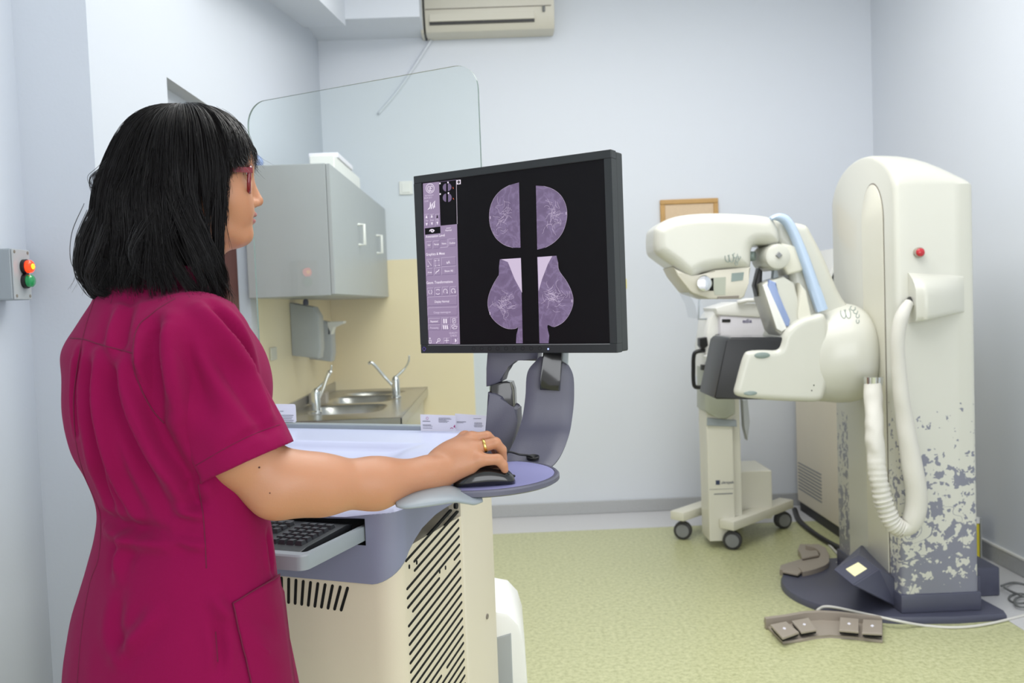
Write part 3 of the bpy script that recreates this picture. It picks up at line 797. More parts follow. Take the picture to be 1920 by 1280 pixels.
# keyboard drawer
ta1 = -.067; ta0 = -.49; tb0 = -.715; tz = .921
def rrect(a0, a1, b0, b1, r, n=5):
    o_ = []
    for cx, cy, t in ((a0+r, b0+r, PI), (a1-r, b0+r, 1.5*PI), (a1-r, b1-r, 0), (a0+r, b1-r, .5*PI)):
        for k in range(n+1): o_.append((cx+r*math.cos(t+.5*PI*k/n), cy+r*math.sin(t+.5*PI*k/n)))
    return o_
outer = rrect(ta0, ta1, tb0, -.25, .018); inner = rrect(ta0+.012, ta1-.012, tb0+.022, -.262, .01)
dw = obj('keyboard_drawer', loft([[W(a, b, z) for a, b in pp] for pp, z in ((outer, .893), (outer, tz-.003), (rrect(ta0+.002, ta1-.002, tb0+.003, -.252, .016), tz), (inner, tz), (inner, tz-.018))]+[[W(a, b, tz-.018) for a, b in rrect(ta0+.1, ta1-.1, -.5, -.4, .01)]]), M['trimgrey'], cart, smooth=35)
obj('drawer_slide', box(ta1-.030, ta1-.013, tb0+.03, -.26, tz-.0175, tz-.009, bev=.002, fr=W), M['black'], cart)
# ---- keyboard on the drawer
kq = PZc(556, 1037, .925); ka1 = ta1-.034; ka0 = ka1-.37; kb0 = tb0+.028; kb1 = kb0+.19
kz = tz-.0175
kb = thing('keyboard', 'black keyboard in the pulled-out console drawer', 'keyboard', W((ka0+ka1)/2, (kb0+kb1)/2, kz))
kprof = [(kb0, kz+.0005), (kb0+.005, kz+.012), (kb0+.03, kz+.0155), (kb1-.02, kz+.022), (kb1, kz+.02), (kb1, kz+.0005)]
obj('case', prism([W(ka0, b, z) for b, z in kprof], CU*(ka1-ka0), bev=.002), M['keyc'], kb, smooth=30)
proto = None; ksp = .0192
def key_at(a, b, wd=1):
    global proto
    z = kz+.0155+(b-kb0-.03)/(kb1-kb0-.05)*.0065
    s1, s2 = .0083+(wd-1)*ksp/2, .0058+(wd-1)*ksp/2
    bm = loft([[W(a+x*s, b+y*t_+sh, z+h) for x, y in ((-1, -1), (1, -1), (1, 1), (-1, 1))] for s, t_, h, sh in ((s1, .0083, -.001, 0), (s2, .0058, .0075, .001), (s2-.001, .0048, .0078, .001))])
    obj('key', bm, M['keyc'], kb)
nk = 0
for r_ in range(6):
    b = kb0+.043+r_*ksp+(.004 if r_ == 5 else 0)
    blocks = [(ka1-.022-3*ksp, 4)]
    blocks.append((ka1-.034-6.4*ksp, 3)) if r_ in (0, 3, 4, 5) else (blocks.append((ka1-.034-5.4*ksp, 1)) if r_ == 1 else None)
    for a_s, n_ in blocks:
        for k in range(n_): key_at(a_s+k*ksp, b); nk += 1
    if r_ == 0:
        key_at(ka0+.024, b, 1.2); key_at(ka0+.05, b, 1.2); key_at(ka0+.11, b, 4); key_at(ka0+.168, b, 1.2); nk += 4
    else:
        for k in range(7): key_at(ka0+.024+k*ksp*1.22+r_*.001, b, 1.1); nk += 1
obj('cursor_block_label', box(ka1-.16, ka1-.13, kb1-.018, kb1-.012, kz+.0215, kz+.0225, fr=W), M['hub'], kb)
# ---- mouse shelf with mat, wrist wing
MC = np.array([-.05, 1.645]); MZ = 1.04
ms = obj('mouse_shelf', lathe((MC[0], MC[1], MZ-.014), (0, 0, 1), [(0, .12), (.001, .146), (.004, .151), (.011, .151), (.014, .148), (.014, .143), (.0125, .142), (.0124, 0.001)], 64), M['slate'], cart, smooth=40)
obj('mouse_mat', lathe((MC[0], MC[1], MZ-.0016), (0, 0, 1), [(0, .1415), (.0014, .141), (.0016, .001)], 64), M['pad'], cart, smooth=40)
wing = [(742, 944, 1.452, .012, .004), (756, 941, 1.458, .026, .007), (785, 934, 1.47, .036, .009), (815, 928, 1.483, .040, .010), (845, 925, 1.495, .038, .009), (868, 930, 1.503, .032, .008), (885, 935, 1.508, .024, .007), (902, 934, 1.513, .014, .005)]
rings = []
for px, py, Y, wd, h in wing:
    c = P(px, py, Y=Y)
    rings.append([c+np.array([-.25*wd*math.cos(t), wd*math.cos(t), h*math.sin(t)+.14*wd*math.cos(t)]) for t in [2*PI*k/16 for k in range(16)]])
rings = [list(r) for r in zip(*[smooth_poly(list(c), 4, False) for c in zip(*rings)])]
obj('wrist_rest', loft(rings), M['trimgrey'], cart, smooth=True)
obj('shelf_bracket', box(.02, .2, -.46, -.34, .985, 1.0255, bev=.008, fr=W), M['slate'], cart)
bm = lathe(W(.007, -.235, .905), CU, [(0, .007), (.006, .007), (.006, .002)], 14); obj('bolt', bm, M['black'], cart, smooth=40)
bm = lathe(W(.007, -.205, .912), CU, [(0, .006), (.006, .006), (.006, .002)], 14); obj('bolt', bm, M['black'], cart, smooth=40)
# ---- mouse
def mouse_geo():
    rings = []
    st = [(0, .004, .002), (.004, .016, .010), (.012, .024, .018), (.03, .029, .029), (.05, .031, .035), (.07, .0305, .035), (.09, .029, .029), (.105, .026, .020), (.112, .018, .012), (.115, .006, .004)]
    c0_ = np.array([-.098, 1.548, MZ+.0004]); ax = np.array([math.cos(.12), math.sin(.12), 0]); sd = np.array([-ax[1], ax[0], 0])
    for t, wd, h in st:
        r = []
        for k in range(20):
            th = 2*PI*k/20; cx, sz_ = math.cos(th), math.sin(th)
            r.append(c0_+ax*t+sd*wd*np.sign(cx)*abs(cx)**.8+np.array([0, 0, max(0, h*.28+h*.72*np.sign(sz_)*abs(sz_)**.9) if sz_ > 0 else h*.28*(1-abs(sz_)**.35)]))
        rings.append(r)
    rings = [list(r) for r in zip(*[smooth_poly(list(c), 3, False) for c in zip(*rings)])]
    return loft(rings), c0_, ax, sd
gm, mc0, max_, msd = mouse_geo()
mo = thing('computer_mouse', 'black computer mouse under the woman\'s right hand', 'computer mouse', mc0+max_*.055)
obj('shell', gm, M['blackgl'], mo, smooth=True)
bm = lathe(mc0+max_*.09+np.array([0, 0, .024])-msd*.003, msd, [(0, .005), (.0005, .0065), (.0055, .0065), (.006, .005)], 16); obj('scroll_wheel', bm, M['rubber'], mo, smooth=40)
gp = P(999, 854, Y=1.775); gp[2] = 1.0455
cab_path = smooth_poly([mc0+max_*.114+np.array([0, 0, .01]), np.array([-.012, 1.665, 1.0465]), P(950, 848, Y=1.765), P(975, 852, Y=1.77), gp+np.array([-.008, 0, .003]), gp+np.array([0, .004, -.004])], 8, False)
obj('cord', tube(cab_path, .0021, 8), M['black'], mo, smooth=True)
# ---- monitor support: broad curved plate and jointed arm (parts of the console)
rows = [(1012, 1052, 668, 1.862), (1005, 1060, 676, 1.862), (992, 1070, 691, 1.862), (987, 1075.5, 708, 1.862), (985.5, 1076.5, 737, 1.862), (983, 1075.5, 760, 1.861), (979.5, 1073, 782, 1.857), (973, 1069.5, 805, 1.848), (966, 1064, 823, 1.832), (958, 1057, 840, 1.812), (950, 1048, 856, 1.788), (940, 1036, 869, 1.765), (925, 1018, 880, 1.742)]
rows = [tuple(q) for q in smooth_poly([np.array(r) for r in rows], 3, False)]
gf, gb = [], []
for (l, r, y, Y) in rows:
    a = P(l, y, Y=Y); b = P(r, y+ (0 if y < 800 else (y-800)*.06), Y=Y)
    gf.append((a, b))
rings = []
for i, (a, b) in enumerate(gf):
    i2 = min(i+1, len(gf)-1); i1_ = max(i-1, 0)
    tn = (gf[i2][0]-gf[i1_][0]); tn /= np.linalg.norm(tn); wv = (b-a)/np.linalg.norm(b-a); nn = np.cross(wv, tn)
    if nn[1] > 0: nn = -nn
    th = .006; r = []
    for k in range(9): r.append(a+(b-a)*k/8+nn*(th if 0 < k < 8 else th*.3))
    for k in range(8, -1, -1): r.append(a+(b-a)*k/8-nn*(th if 0 < k < 8 else th*.3))
    rings.append(r)
sp_ = obj('support_plate', loft(rings), M['slate'], cart, smooth=50)
bm = lathe(gp, (0, -.15, 1), [(-.004, .0125), (.0012, .0135), (.002, .012), (.0005, .009), (-.003, .003)], 24); obj('cable_grommet', bm, M['black'], cart, smooth=40)
upper = [(915, 640), (912, 690), (911, 725), (923.5, 723), (941, 715), (946, 691), (950, 684), (957, 679), (966, 676.5), (975, 675.6), (1008, 676.6), (1012, 640)]
obj('upper_arm', prism([P(x, y, Y=1.90) for x, y in upper], (.012, .065, 0), bev=.005), M['slate'], cart, smooth=35)
lower = [(914, 735.5), (930, 738), (941, 743.7), (953, 762), (963, 768), (969.5, 767), (970, 790), (966, 823), (957, 845), (950, 866), (905, 866), (908, 830), (912, 782)]
obj('lower_arm', prism([P(x, y, Y=1.885) for x, y in lower], (.012, .06, 0), bev=.005), M['slate'], cart, smooth=35)
jt = [(919, 722), (945, 716), (956, 717), (960.5, 731), (962, 762), (958, 766), (950, 760), (940, 745), (928, 738), (918, 736)]
obj('arm_joint', prism([P(x, y, Y=1.892) for x, y in jt], (.01, .05, 0), bev=.003), M['blackgl'], cart, smooth=35)
mt = [(1020, 640), (1013, 712), (1012, 731), (1049, 733), (1050, 712), (1057, 640)]
obj('monitor_bracket', prism([P(x, y, Y=1.835) for x, y in mt], (.004, .022, 0), bev=.003), M['blackgl'], cart, smooth=35)
mt = [(1054, 655), (1053, 677), (1064, 684), (1066, 640)]
obj('bracket_hinge', prism([P(x, y, Y=1.845) for x, y in mt], (.004, .03, 0), bev=.003), M['trimgrey'], cart, smooth=35)
# ---- white equipment case behind the console
q = P(929, 1137, Y=2.3); z1 = q[2]
# its left face is hidden by the console; the right edge is at px 985
def uw(a, b, z): return np.array([-.06, 2.245, 0])+a*CU+b*CV+np.array([0, 0, z])
eb = P(983, 1180, Y=2.28); ea = Lc(eb)
ec = thing('equipment_case', 'white rounded plastic case on the floor behind the console', 'case', (eb[0]-.09, 2.36, 0))
ex1 = eb[0]; ex0 = ex1-.26; ey0, ey1 = 2.27, 2.56; ezt = P(955, 1134, Y=2.3)[2]
prof = [(ex0, .02), (ex0, ezt-.06), (ex0+.02, ezt-.015), (ex0+.06, ezt), (ex1-.09, ezt), (ex1-.04, ezt-.012), (ex1-.012, ezt-.045), (ex1, ezt-.09), (ex1+.012, .02)]
obj('shell', prism([(x, ey0, z) for x, z in prof], (0, ey1-ey0, 0), bev=.012), M['white'], ec, smooth=35)
pz = P(965, 1200, Y=ey0)[2]
obj('door_panel', prism([(ex0+.03, ey0-.003, .05), (ex0+.03, ey0-.003, pz-.03), (ex1-.035, ey0-.003, pz+.02), (ex1-.035, ey0-.003, .05)], (0, .01, 0), bev=.003), M['cab'], ec)
bm = bmesh.new(); bx(bm, ex0+.03, ex1-.02, ey0+.03, ey1-.03, 0, .0205); obj('base', bm, M['taupe_d'], ec)
# ================================================================== glass radiation shield
GA = math.radians(28); GU = np.array([math.cos(GA), -math.sin(GA), 0]); GV = np.array([math.sin(GA), math.cos(GA), 0]); GO = W(0, .02, 0)
def gpt(px, py): return P(px, py, pt=W(0, .002, 0), n=CV)
def gq(px, py): d = P(px, py, pt=GO, n=GV)-GO; return d@GU, d[2]+GO[2]
def GW(a, z): return GO+GU*a+np.array([0, 0, z])
gl = [gq(*q) for q in ((465, 255), (897, 200), (495, 188), (860, 122))]
ga0, ga1 = gl[0][0], gl[1][0]
gs = thing('glass_shield', 'clear glass radiation shield standing behind the console', 'glass screen', GW((ga0+ga1)/2, 1.0))
rg = .065; zL, zR = gl[2][1], gl[3][1]
pts = [(ga1, .98)]+[(ga1-rg+rg*math.cos(t), zR-rg+rg*math.sin(t)) for t in [PI/2*k/10 for k in range(11)]]+[(ga0+rg-rg*math.sin(t), zL-rg+rg*math.cos(t)) for t in [PI/2*k/10 for k in range(11)]]+[(ga0, .98)]
bm = prism([GW(a, z) for a, z in pts], GV*.006)
o = obj('pane', bm, [M['glass'], M['glassedge']], gs)
for p in o.data.polygons:
    if abs(np.array(p.normal)@GV) < .5: p.material_index = 1
for a in (ga0+.04, ga1-.04):
    q_ = GW(a, .96)
    obj('foot_clamp', prism([GW(a-.02, .70)+GV*-.003, GW(a+.02, .70)+GV*-.003, GW(a+.02, 1.03)+GV*-.003, GW(a-.02, 1.03)+GV*-.003], GV*.012, bev=.002), M['trimgrey'], gs)
# ---- cards standing against the glass
c0_, c1_ = gpt(505, 755), gpt(556, 757); zb = gpt(540, 791)[2]
cdl = Lc(c1_); cr = rrect(cdl[0]-.085, cdl[0], max(1.053, zb), c1_[2], .006)
def cardm(rr, b): return prism([W(a, b, z) for a, z in rr], CV*.0006)
t = thing('info_card', 'white printed card leaning on the glass beside the sleeve', 'card', W(cdl[0]-.04, -.004, 1.053))
obj('sheet', cardm(cr, -.003), M['paper'], t)
g = Geo(); zt = c1_[2]
for k, (x0_, x1_, zz) in enumerate([(-.052, -.040, .02)]+[(-.075, -.008-(k % 3)*.003, .031+k*.0047) for k in range(5)]+[(-.06, -.02, .056)]):
    g.line([W(cdl[0]+x0_, -.0036, zt-zz), W(cdl[0]+x1_, -.0036, zt-zz)], .0016, CV)
obj('print', g.g, M['ink'], t)
def bizcard(pxs, tilt, lab, variant):
    a = Lc(P(pxs[0], pxs[1], pt=W(0, -.02, 0), n=CV)); b = Lc(P(pxs[2], pxs[3], pt=W(0, -.02, 0), n=CV))
    zt_ = (a[2]+b[2])/2; zb_ = 1.041; z0 = zb_
    bb = -.02-tilt
    t = thing('business_card', lab, 'card', W((a[0]+b[0])/2, bb, z0))
    obj('sheet', prism([W(a[0], bb, z0), W(b[0], bb, z0), W(b[0], bb, b[2]), W(a[0], bb, a[2])], CV*.0006), M['paper'], t)
    wd = b[0]-a[0]; bb -= .0006; g = Geo(); gp_ = Geo()
    L_ = lambda x, z: W(a[0]+x*wd, bb, zt_-z)
    if variant == 0:
        for k, l in enumerate((.33, .36, .22, .29, .25)): g.line([L_(.52, .008+k*.0026), L_(.52+l, .008+k*.0026)], .0011, CV)
        g.line([L_(.06, .0165), L_(.28, .0165)], .0017, CV); g.line([L_(.06, .026), L_(.3, .026)], .0015, CV); g.line([L_(.06, .029), L_(.34, .029)], .001, CV); g.line([L_(.06, .034), L_(.33, .034)], .0012, CV)
        for k in range(7):
            t0, t1 = 2*PI*k/7, 2*PI*(k+.6)/7; c = L_(.2, .009)
            gp_.line([c+CU*.0032*math.cos(t0)+np.array([0, 0, .0032*math.sin(t0)]), c+CU*.0032*math.cos(t1)+np.array([0, 0, .0032*math.sin(t1)])], .0012, CV)
        gp_.line(smooth_poly([L_(.84, .0345), L_(.88, .032), L_(.92, .0345)], 4, False), .0015, CV)
        gp_.poly([L_(.93, .029), L_(.975, .024), L_(.98, .030), L_(.95, .032)])
        gp_.line([L_(.99, .03), L_(.995, .0345)], .0008, CV)
    else:
        g.line([L_(.05, .0185), L_(.34, .0185)], .0014, CV); g.line([L_(.05, .021), L_(.26, .021)], .0009, CV)
        g.line([L_(.58, .010), L_(.82, .010)], .0011, CV)
        for k in range(5): g.line([L_(.6-.02*(k == 3), .0205+k*.0025), L_(.84+.04*(k == 3), .0205+k*.0025)], .0009, CV)
    obj('print', g.g, M['ink'], t)
    if gp_.v: obj('emblem', gp_.g, M['pink'], t)
bizcard((790, 776, 856, 778), .006, 'white business card with a magenta mark, left one by the glass', 0)
bizcard((853, 775, 913, 779), .0, 'white business card with grey print, right one by the monitor arm', 1)
# ================================================================== monitor
mA = np.array([-.170, 1.900]); mB = np.array([.2175, 1.650])
MU = np.array([*(mB-mA), 0]); MWd = np.linalg.norm(MU); MU = MU/MWd; MN = np.array([MU[1], -MU[0], 0])
if MN[1] > 0: MN = -MN
m0 = P(786, 661.5, Y=1.9); m1 = P(1157, 662, Y=1.65)
O_ = np.array([mA[0], mA[1], 0])
def MP(px, py, off=0): return P(px, py, pt=O_+MN*off, n=MN)
def ML(p): d = np.array(p)-O_; return d@MU, p[2]
def MW(s, z, off=0): return O_+MU*s+MN*off+np.array([0, 0, z])
tl, tr, br, bl = [ML(MP(*q)) for q in ((778, 330), (1147.5, 279), (1156, 662), (786, 661.5))]
s0, s1 = (tl[0]+bl[0])/2, (tr[0]+br[0])/2; z0, z1 = (bl[1]+br[1])/2, (tl[1]+tr[1])/2
itl, itr, ibr, ibl = [ML(MP(*q)) for q in ((792, 343), (1134, 297), (1142, 645), (800, 645))]
is0, is1 = (itl[0]+ibl[0])/2, (itr[0]+ibr[0])/2; iz0, iz1 = (ibl[1]+ibr[1])/2, (itl[1]+itr[1])/2
mon = thing('monitor', 'large black display showing X-ray images above the console', 'monitor', MW((s0+s1)/2, z0, -.02))
bm = bmesh.new()
def mfr(off): return lambda a, b, z: MW(a, z, b)
MB_ = mfr(0)
bx(bm, s0, s1, -.022, 0, z0, iz0, bev=.0015, fr=MB_); bx(bm, s0, s1, -.022, 0, iz1, z1, bev=.0015, fr=MB_)
bx(bm, s0, is0, -.022, 0, iz0, iz1, fr=MB_); bx(bm, is1, s1, -.022, 0, iz0, iz1, fr=MB_)
obj('bezel', bm, M['bezel'], mon)
obj('back_shell', box(s0+.001, s1-.001, -.052, -.0225, z0+.001, z1-.001, bev=.003, fr=MB_), M['bezel'], mon)
obj('back_cover', box(s0+.09, s1-.09, -.075, -.052, z0+.06, z1-.06, bev=.01, fr=MB_), M['bezel'], mon)
obj('screen_panel', box(is0-.001, is1+.001, -.01, -.0035, iz0-.001, iz1+.001, fr=MB_), M['scr'], mon)
def SPt(px, py, off=-.0030): return P(px, py, pt=O_+MN*off, n=MN)
def spoly(pts, off=-.0030): return [SPt(x, y, off) for x, y in pts]
NEG = MN
side = Geo(); side.poly(spoly([(793, 344), (823, 340.5), (826, 423), (857, 420), (862.5, 645), (800, 645)])); obj('side_panel', side.g, M['scr_side'], mon)
dk = Geo(); dk.poly(spoly([(796.5, 428), (825.5, 424.5), (826, 437), (797, 440)], -.0028)); dk.poly(spoly([(819.8, 401.5), (818.2, 408.6), (821.6, 408.3)], -.0027))
obj('dark_tile', dk.g, M['scr'], mon)
hi = Geo(); ln = Geo(); mid = Geo(); orr = Geo()
# frame line round the preview
ln.line(spoly([(823, 341), (855.5, 337), (857, 420)], -.0027), .0008, NEG)
hi.line(spoly([(855.6, 337), (857.2, 420)], -.0026), .0007, NEG)
def rect_btn(x0, y0, x1, y1, pressed=False, k=-.06):
    # px rectangle, top edge rising to the right with the perspective
    kk = (lambda y: -.145*(640-y)/300)
    a, b, c, d = (x0, y0), (x1, y0+(x1-x0)*kk(y0)), (x1, y1+(x1-x0)*kk(y1)), (x0, y1)
    (ln if pressed else mid).line(spoly([d, a, b], -.0027), .0006, NEG); (mid if pressed else ln).line(spoly([b, c, d], -.0027), .0008, NEG)
for x in (799.2, 808.8, 819): rect_btn(x-3, 402, x+5.5, 424)
for i, x in enumerate((799.6, 809.4)): hi.poly(spoly([(x, 402.6-i), (x-1.8, 409-i), (x+1.9, 408.6-i)], -.0025))
for i, x in enumerate((800, 809.8, 820)): hi.poly(spoly([(x-1.9, 418.2-i*1.2), (x+1.8, 417.8-i*1.2), (x+.2, 423.8-i*1.2)], -.0025))
for q in ((797, 450, 0), ): pass
for (x0_, x1_, y0_, y1_, pr) in ((799, 809, 453, 467, 0), (812, 823, 452, 466, 0), (825, 839, 449, 464, 1), (841, 854, 448, 462, 0),
        (800, 811, 486, 501, 0), (814, 825, 485, 500, 0), (827.5, 854.5, 483, 498, 0), (800.5, 811.5, 503, 517, 0), (814.5, 826, 502, 516, 0), (828, 855, 500, 515, 0),
        (801, 812.5, 540, 555, 0), (815, 826.5, 539, 554, 0), (829, 841, 538, 553, 0), (843.5, 855.5, 537.5, 552, 0),
        (802, 856.5, 556.5, 573, 0), (802, 857, 577, 592, 0), (803, 825, 597, 606.5, 0), (803, 825.5, 609, 618.5, 0), (828, 842, 595.5, 607, 0), (844.5, 858, 595, 606, 0), (828, 842, 608, 618, 0), (845, 858.5, 607.5, 617.5, 0),
        (848, 858, 633, 644, 1), (832, 843, 633.5, 644, 0)):
    rect_btn(x0_, y0_, x1_, y1_, bool(pr))
def stext(G, s, px, py, h, al='LEFT', wd=None):
    ux = MU*1.0; g_ = text_geo(s, h, SPt(px, py, -.0024), ux*(wd or 1), np.array([0, 0, 1.0]), al, bold=True); G.add(g_)
# px height to metres about .00112
stext(hi, 'Annotation Level', 798, 446, .0080, wd=.92); stext(hi, 'Graphics & Meas', 798.5, 479.5, .0080, wd=.92); stext(hi, 'Geom. Transformations', 799.5, 532.5, .0080, wd=.90)
for s, x, y in (('Full', 804.5, 461), ('Partial', 818.5, 459.5), ('None', 832.5, 458), ('Outline', 848, 457)): stext(hi, s, x, y, .0056, 'CENTER', .9)
stext(hi, 'aA', 840.5, 494, .0085, 'CENTER'); stext(hi, 'Area', 805.8, 512, .0055, 'CENTER'); stext(hi, 'Show All', 841.5, 509.5, .0062, 'CENTER')
stext(hi, 'Display Normal', 828.5, 567, .0068, 'CENTER', .9); stext(mid, 'Change mammogram', 829, 587, .0062, 'CENTER', .85)
stext(hi, 'Repeated', 814, 604, .0058, 'CENTER', .9); stext(mid, 'Processing', 814.3, 616, .0058, 'CENTER', .9); stext(mid, 'QUALITY', 850, 625.5, .0052, 'CENTER'); stext(mid, 'CHECK', 850.5, 630.5, .0052, 'CENTER')
for s, x, y in (('Rev', 801, 415), ('Exam', 810.5, 414), ('Img', 820, 413)): stext(mid, s, x, y, .0052, 'CENTER', .85)
stext(mid, 'GE Healthcare', 797, 368, .0042, wd=.9); stext(mid, '04-09-2013', 795.3, 373, .005, wd=.9); stext(mid, '12:40', 795.5, 379, .005)
stext(hi, 'ANNOT', 841, 428.5, .0034, 'CENTER'); stext(hi, 'Normal', 841, 433, .0052, 'CENTER')
# round monogram
def ring_(G, c, rx, ry, wd, a0=0, a1=2*PI, n=22, off=-.0025):
    G.line(spoly([(c[0]+rx*math.cos(a0+(a1-a0)*k/n), c[1]-ry*math.sin(a0+(a1-a0)*k/n)) for k in range(n+1)], off), wd, NEG)
ring_(hi, (806.4, 353), 7.8, 8.8, .0012)
ring_(hi, (804.4, 353.6), 2.6, 4, .0013, .3, 5.4); hi.line(spoly([(804.2, 354), (806.6, 353.6), (806, 358.5), (803.6, 359.6)], -.0025), .0011, NEG)
ring_(hi, (809, 351.2), 2.1, 2.3, .0012, .2, 4.7); ring_(hi, (809, 355.4), 2.5, 2.7, .0012, 1.6, 6.0)
ring_(mid, (806.4, 353), 5.9, 6.9, .0006)
# machine icon
hi.line(spoly([(803, 392), (806, 390), (807, 379), (808.5, 392)], -.0025), .0016, NEG); hi.line(spoly([(809, 391), (811, 381), (812.5, 391), (815.5, 377.5)], -.0025), .0014, NEG); hi.line(spoly([(802, 393), (816, 376)], -.0024), .001, NEG)
hi.line(spoly([(814.5, 380), (814.8, 389)], -.0025), .0024, NEG)
# eye-like icon on the dark tile
ring_(hi, (810, 433.5), 4.6, 3.4, .0018, .2, 3.3); ring_(hi, (810.6, 432.6), 2.6, 2, .0024)
# line, dots, arrows
hi.line(spoly([(802, 488), (809, 498)], -.0025), .0008, NEG); hi.line(spoly([(801, 499.5), (804.5, 499)], -.0025), .0008, NEG); hi.line(spoly([(802.7, 497.5), (802.8, 501)], -.0025), .0008, NEG)
for a, b in (((816, 488.5), (823, 487.5)), ((823, 487.5), (823.5, 497.5)), ((823.5, 497.5), (816.5, 498.5)), ((816.5, 498.5), (816, 488.5))): mid.line(spoly([a, b], -.0025), .0007, NEG)
for a in ((816, 488.5), (823, 487.5), (823.5, 497.5), (816.5, 498.5)): ring_(hi, a, .8, .8, .0008, n=6)
hi.line(spoly([(817, 513), (818, 509.5), (821, 508.5), (823.5, 505)], -.0025), .0016, NEG)
ring_(hi, (807, 547), 3.6, 4, .0011, 2.2, 4.4); ring_(hi, (806.3, 547), 3.6, 4, .0011, -1.2, 1.1)
ring_(hi, (821, 545), 3.4, 2.4, .0012, .3, 2.8); ring_(hi, (821, 549), 3.4, 2.4, .0012, 3.4, 6)
ring_(hi, (835, 545.8), 3.6, 4, .0012, -.6, 3.9); hi.poly(spoly([(837, 549), (839.6, 550.2), (838.6, 546.5)], -.0025))
ring_(hi, (849.8, 545), 3.6, 4, .0012, -.2, 4.4); hi.poly(spoly([(851.5, 546.5), (855, 546.2), (853.3, 549.6)], -.0025))
for x in (832.3, 836.4): hi.line(spoly([(x, 597.5), (x+.3, 606)], -.0025), .0034, NEG)
for x in (831, 834.5, 838): hi.line(spoly([(x, 609.5), (x+1.5, 617)], -.0025), .0028, NEG)
hi.line(spoly([(848.6, 597.5), (853.6, 597), (854, 605), (849, 605.4), (848.6, 597.5)], -.0025), .0009, NEG); hi.line(spoly([(849.5, 603), (852.5, 599.5)], -.0025), .0008, NEG)
hi.line(spoly([(846.5, 610.5), (849.5, 616.5), (855.5, 616), (857.5, 611), (851, 612), (849, 616)], -.0025), .0009, NEG); hi.line(spoly([(847, 610.5), (852, 608.5), (854, 611)], -.0025), .0009, NEG)
hi.line(spoly([(804, 637.5), (804.3, 643), (808.6, 642.8), (808.3, 637.2)], -.0025), .0010, NEG); hi.line(spoly([(806.3, 639.5), (806, 633)], -.0025), .001, NEG); hi.line(spoly([(804.6, 635), (806, 632.8), (807.6, 634.8)], -.0025), .0009, NEG)
ring_(hi, (823, 637), 2.3, 2.6, .0012, n=12); hi.line(spoly([(821.3, 639), (818, 643)], -.0025), .0016, NEG)
hi.line(spoly([(837.5, 633), (837.7, 643)], -.0025), .001, NEG); hi.line(spoly([(833.3, 638.2), (842, 637.8)], -.0025), .001, NEG)
hi.poly(spoly([(853, 634.5), (853.2, 642), (855, 640.5), (856, 638.2), (855, 635.8)], -.0025))
# preview thumbnails
for c in ((835, 351), (835.5, 371)):
    pass
thb = Geo()
def half(G, cx, cy, rx, ry, sgn, off=-.0028, n=24, neck=None):
    pts = []
    for k in range(n+1):
        t = PI/2-PI*k/n; pts.append((cx+sgn*rx*math.cos(t), cy-ry*math.sin(t)))
    G.poly(spoly(pts, off))
half(thb, 836.5, 351.3, 6.3, 7.4, -1); half(thb, 839.8, 350.6, 6.6, 7.4, 1)
half(thb, 836.5, 370.5, 6.3, 7.6, -1); half(thb, 840.3, 370.5, 6.6, 8, 1)
obj('thumbnail', thb.g, M['scr_line'], mon)
for x, y in ((824.8, 343.8), (840, 342), (825.3, 363.8), (840.8, 362)):
    hi.line(spoly([(x-1.3, y), (x+1.3, y-.2)], -.0024), .0034, NEG)
orr.line(spoly([(849.2, 350.5), (850.2, 354)], -.0024), .0012, NEG); orr.line(spoly([(849.5, 371), (851, 374)], -.0024), .0012, NEG)
hi.line(spoly([(856.2, 341.6), (863.8, 340.8)], -.0024), .0092, NEG); dk2 = Geo(); ring_(dk2, (860, 341.2), 1.6, 1.8, .003, off=-.0021); obj('target_mark', dk2.g, M['scr'], mon)
obj('bright_symbols', hi.g, M['scr_hi'], mon); obj('button_lines', ln.g, M['scr_line'], mon); obj('pale_symbols', mid.g, M['scr_mid'], mon); obj('orange_marks', orr.g, M['scr_or'], mon)
# the four X-ray views
def crop2(l): return [(760+x/3.121, 270+y/3.121) for x, y in l]
v1 = crop2([(665, 224), (674, 606), (630, 606), (580, 590), (530, 550), (500, 490), (491, 430), (497, 370), (520, 315), (560, 270), (610, 240)])
v2 = crop2([(764, 243), (772, 618), (820, 605), (870, 575), (915, 525), (940, 460), (946, 400), (935, 345), (905, 295), (860, 262), (810, 246)])
v3 = crop2([(676, 665), (687, 1165), (648, 1165), (650, 1115), (660, 1070), (640, 1080), (590, 1078), (540, 1050), (500, 1005), (482, 940), (490, 880), (515, 820), (545, 770), (548, 720), (553, 674)])
v4 = crop2([(772, 660), (785, 1165), (838, 1165), (842, 1120), (832, 1060), (870, 1070), (920, 1045), (960, 995), (982, 930), (975, 870), (945, 805), (900, 740), (893, 690), (884, 653)])
for v in (v1, v2, v3, v4):
    g = Geo(); k_ = len(v); g.poly(spoly(v[:2]+[tuple(q) for q in smooth_poly([np.array(q) for q in v[2:]], 4, False)] if v in (v1, v2) else v[:1]+v[1:3]+[tuple(q) for q in smooth_poly([np.array(q) for q in v[3:]], 4, False)], -.0028)); obj('xray_view', g.g, M['mammo'], mon)
